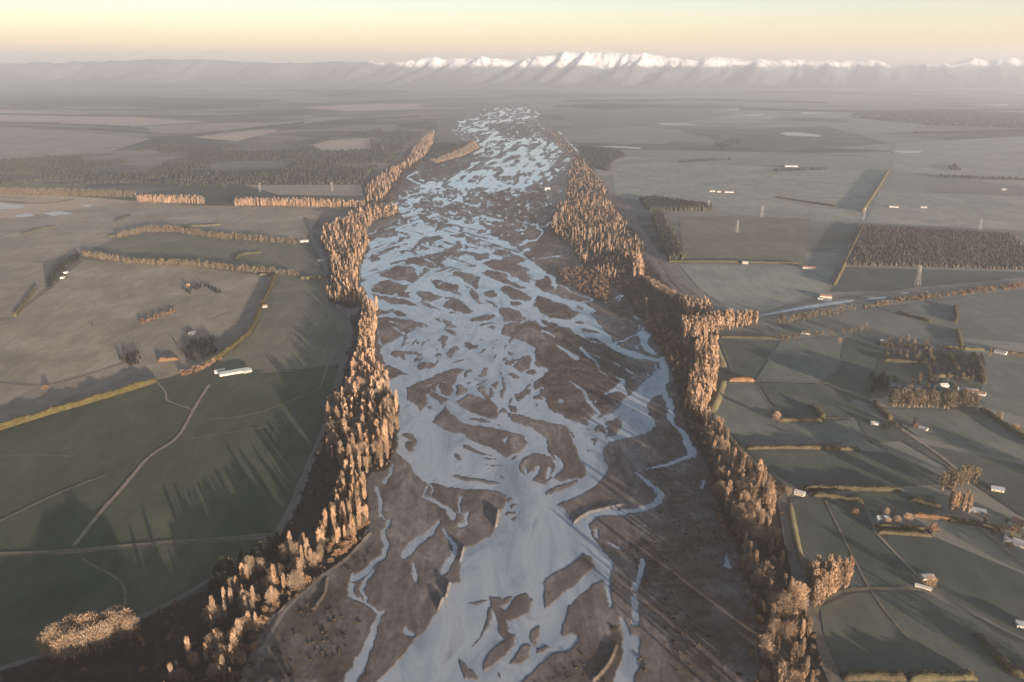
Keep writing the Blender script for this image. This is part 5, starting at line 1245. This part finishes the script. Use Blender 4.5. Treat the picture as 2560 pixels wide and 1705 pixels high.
def buildings():
    for nm, px, py, L, D, e, rg, turn, wm, rm, label in BUILDINGS:
        x, y = (float(a) for a in G(px * 1.0875, py * 1.0875))
        L *= .85; D *= .85; e *= .9; rg *= .88
        o = link(nm, None, None, (x, y, .1), R(turn) + math.atan2(-x, y))
        tag(o, label, 'building')
        l, d = L / 2, D / 2
        # walls with gable ends
        v = [(-l, -d, -.3), (l, -d, -.3), (l, d, -.3), (-l, d, -.3), (-l, -d, e), (l, -d, e), (l, d, e), (-l, d, e), (-l, 0, rg - .15), (l, 0, rg - .15)]
        link('wall', new_mesh('wall', v, [(0, 1, 5, 4), (1, 2, 6, 9, 5), (2, 3, 7, 6), (3, 0, 4, 8, 7)], MAT[wm]), o)
        a, t = .5, .18
        s = (rg - e) / d
        zl = e - a * s
        v = []
        for zo in (0, t):
            v += [(-l - a, -d - a, zl + zo), (l + a, -d - a, zl + zo), (l + a, 0, rg + zo), (-l - a, 0, rg + zo), (-l - a, d + a, zl + zo), (l + a, d + a, zl + zo)]
        f = [(0, 3, 2, 1), (3, 4, 5, 2), (6, 7, 8, 9), (9, 8, 11, 10), (0, 1, 7, 6), (4, 10, 11, 5), (0, 6, 9, 3), (3, 9, 10, 4), (1, 2, 8, 7), (2, 5, 11, 8)]
        link('roof', new_mesh('roof', v, f, MAT[rm]), o)
        if nm in ('house', 'hut'):
            for k in (-.28, .28):
                v, f = box(l * 2 * k - .7, l * 2 * k + .7, -d - .06, -d + .02, 1.0, 2.2)
                link('window', new_mesh('window', v, f, MAT['paneglass']), o)
            v, f = box(-.5, .5, -d - .06, -d + .02, -.2, 2.05)
            link('door', new_mesh('door', v, f, MAT['roofred']), o)
        elif nm != 'silo':
            v, f = box(-1.8, 1.8, -d - .06, -d + .02, -.2, min(3.0, e - .4))
            link('door', new_mesh('door', v, f, MAT['steel']), o)
TOWERS = [(1277, 524, 'lattice tower on the scrubby right side of the upper river'), (1293, 500, 'lattice tower at the wood edge right of the upper river'), (1357, 553, 'lattice tower in front of the broad sunlit wood'), (1694, 534, 'lattice tower above the dark pine strip'),
          (1628, 484, 'lattice tower behind the right end of the pine strip'), (1751, 500, 'lattice tower standing on the pinkish right field'), (1985, 504, 'lattice tower near the top corner of the plantation'), (2252, 530, 'lattice tower at the far edge of the plantation'), (2109, 656, 'tall pale mast with a cross arm beside the right stream'),
          (598, 442, 'lattice tower at the end of the middle poplar row'), (764, 440, 'lattice tower in front of the far left wood'), (880, 350, 'lattice tower at the far left bank belt')]
def lattice():
    """height 1"""
    parts = []
    def bar(a, b, w):
        a = np.array(a, float); b = np.array(b, float)
        d = b - a; d /= np.linalg.norm(d)
        u = np.cross(d, (0, 0, 1) if abs(d[2]) < .9 else (1, 0, 0)); u /= np.linalg.norm(u); t = np.cross(d, u)
        v = np.array([p + w * (i * u + j * t) for p in (a, b) for i, j in ((-1, -1), (1, -1), (1, 1), (-1, 1))])
        return v, np.array([(0, 1, 5, 4), (1, 2, 6, 5), (2, 3, 7, 6), (3, 0, 4, 7)])
    w = lambda z: .085 * (1 - z) + .016
    legs = [bar((sx * w(0), sy * w(0), 0), (sx * w(1), sy * w(1), 1), .0045) for sx in (-1, 1) for sy in (-1, 1)]
    br = []
    zs = [0, .2, .38, .54, .68, .8, .9]
    for a, b in zip(zs[:-1], zs[1:]):
        for s in (-1, 1):
            br += [bar((-w(a), s * w(a), a), (w(b), s * w(b), b), .002), bar((s * w(a), -w(a), a), (s * w(b), w(b), b), .002), bar((w(a), s * w(a), a), (-w(b), s * w(b), b), .002)]
    arms = [bar((-x, 0, z), (x, 0, z), .005) for x, z in ((.16, .70), (.20, .82), (.14, .94))]
    return legs, br, arms
def towers():
    legs, br, arms = lattice()
    ml = [np_mesh('leg', *l, MAT['steel']) for l in legs]
    mb = np_mesh('bracing', *joined(br), MAT['steel']); ma = [np_mesh('arm', *a, MAT['steel']) for a in arms]
    for i, (px, py, label) in enumerate(TOWERS):
        x, y = (float(a) for a in G(px * 1.0875, py * 1.0875))
        h = 32.0 if i != 8 else 40.0
        o = tag(link('transmission_tower', None, None, (x, y, .2), R(25), (h, h, h)), label, 'tower', 'power line towers across the plain')
        for m in ml: link('leg', m, o)
        link('bracing', mb, o)
        for m in ma: link('arm', m, o)

# ------------------------------------------------------------------ build
haze_box()
ground()
fields()
RASTER = river_raster()
river()
patches()
roads()
stopbanks()
mountains()
hedges()
trees()
undergrowth()
_r = np.random.default_rng(77)
HOLES = [s for k, s in FIELDS[:11]]
spindle_wood('pine_forest', ['-300 372 240 358 350 332 600 338 720 322 850 302 1000 276 1008 298 958 318 930 346 850 398 826 436 560 426 300 422 -300 432'], 15, 9, 15, MAT['pine'], 'dark pine forest spread over the far left plain', _r, HOLES, patchy=.43)
spindle_wood('plantation', ['1986 522 2330 541 2354 572 2700 600 2700 636 2354 622 1948 611'], 6.5, 7, 10, MAT['plantation'], 'dark brown plantation block in the right fields', _r)
spindle_wood('pine_strip', ['1472 462 1500 458 1636 476 1636 486 1490 486', '1494 492 1520 492 1574 590 1572 600 1538 600'], 7, 12, 17, MAT['pine'], 'dark pine strip beside the right stopbank', _r)
spindle_wood('river_island_wood', ['1010 330 1060 330 1088 326 1060 345 1000 362 985 365', '1330 340 1420 345 1440 360 1410 370 1400 395 1360 385'], 12, 9, 14, MAT['pine'], 'dark woods beside the upper river', _r)
spindle_wood('far_wood', ['-200 226 200 222 420 226 640 232 500 250 200 246 -200 244', '640 206 900 205 940 214 760 222', '1260 245 1400 238 1560 246 1400 252', '1950 270 2200 258 2500 268 2500 300 2150 290', '1640 330 1700 322 1720 326 1660 342', '2180 382 2204 380 2206 392 2182 394'], 34, 9, 16, MAT['pine'], 'dark woods scattered over the far plain', _r, wd=.8)
STRIPS = ['0 289 180 296 350 305 350 308 180 299 0 292', '-200 280 100 283 300 292 300 294 100 286 -200 283', '350 318 520 302 700 282 700 285 520 305 350 321', '640 298 820 276 960 268 960 270 820 279 645 301', '0 262 400 268 700 262 700 264 400 271 0 265',
          '-100 246 300 252 600 244 600 246 300 255 -100 249', '700 240 850 236 980 232 980 234 850 239 700 243', '1300 232 1600 228 1900 236 1900 238 1600 231 1300 235', '1700 250 2000 256 2354 252 2354 254 2000 259 1700 253', '1960 262 2200 256 2400 262 2400 265 2200 260 1960 266',
          '2100 305 2354 300 2500 304 2500 308 2354 305 2100 309', '1560 372 1680 366 1680 368 1560 375', '1780 392 1900 388 1900 391 1780 395', '2160 405 2354 412 2354 416 2160 409', '100 425 300 418 520 428 520 431 300 422 100 429', '620 395 780 398 780 402 620 399', '540 352 700 350 700 354 540 357']
spindle_wood('far_hedgerows', STRIPS, 11, 6, 12, MAT['pine'], 'thin dark tree lines between the fields of the far plain', _r, wd=.45)
buildings()
towers()
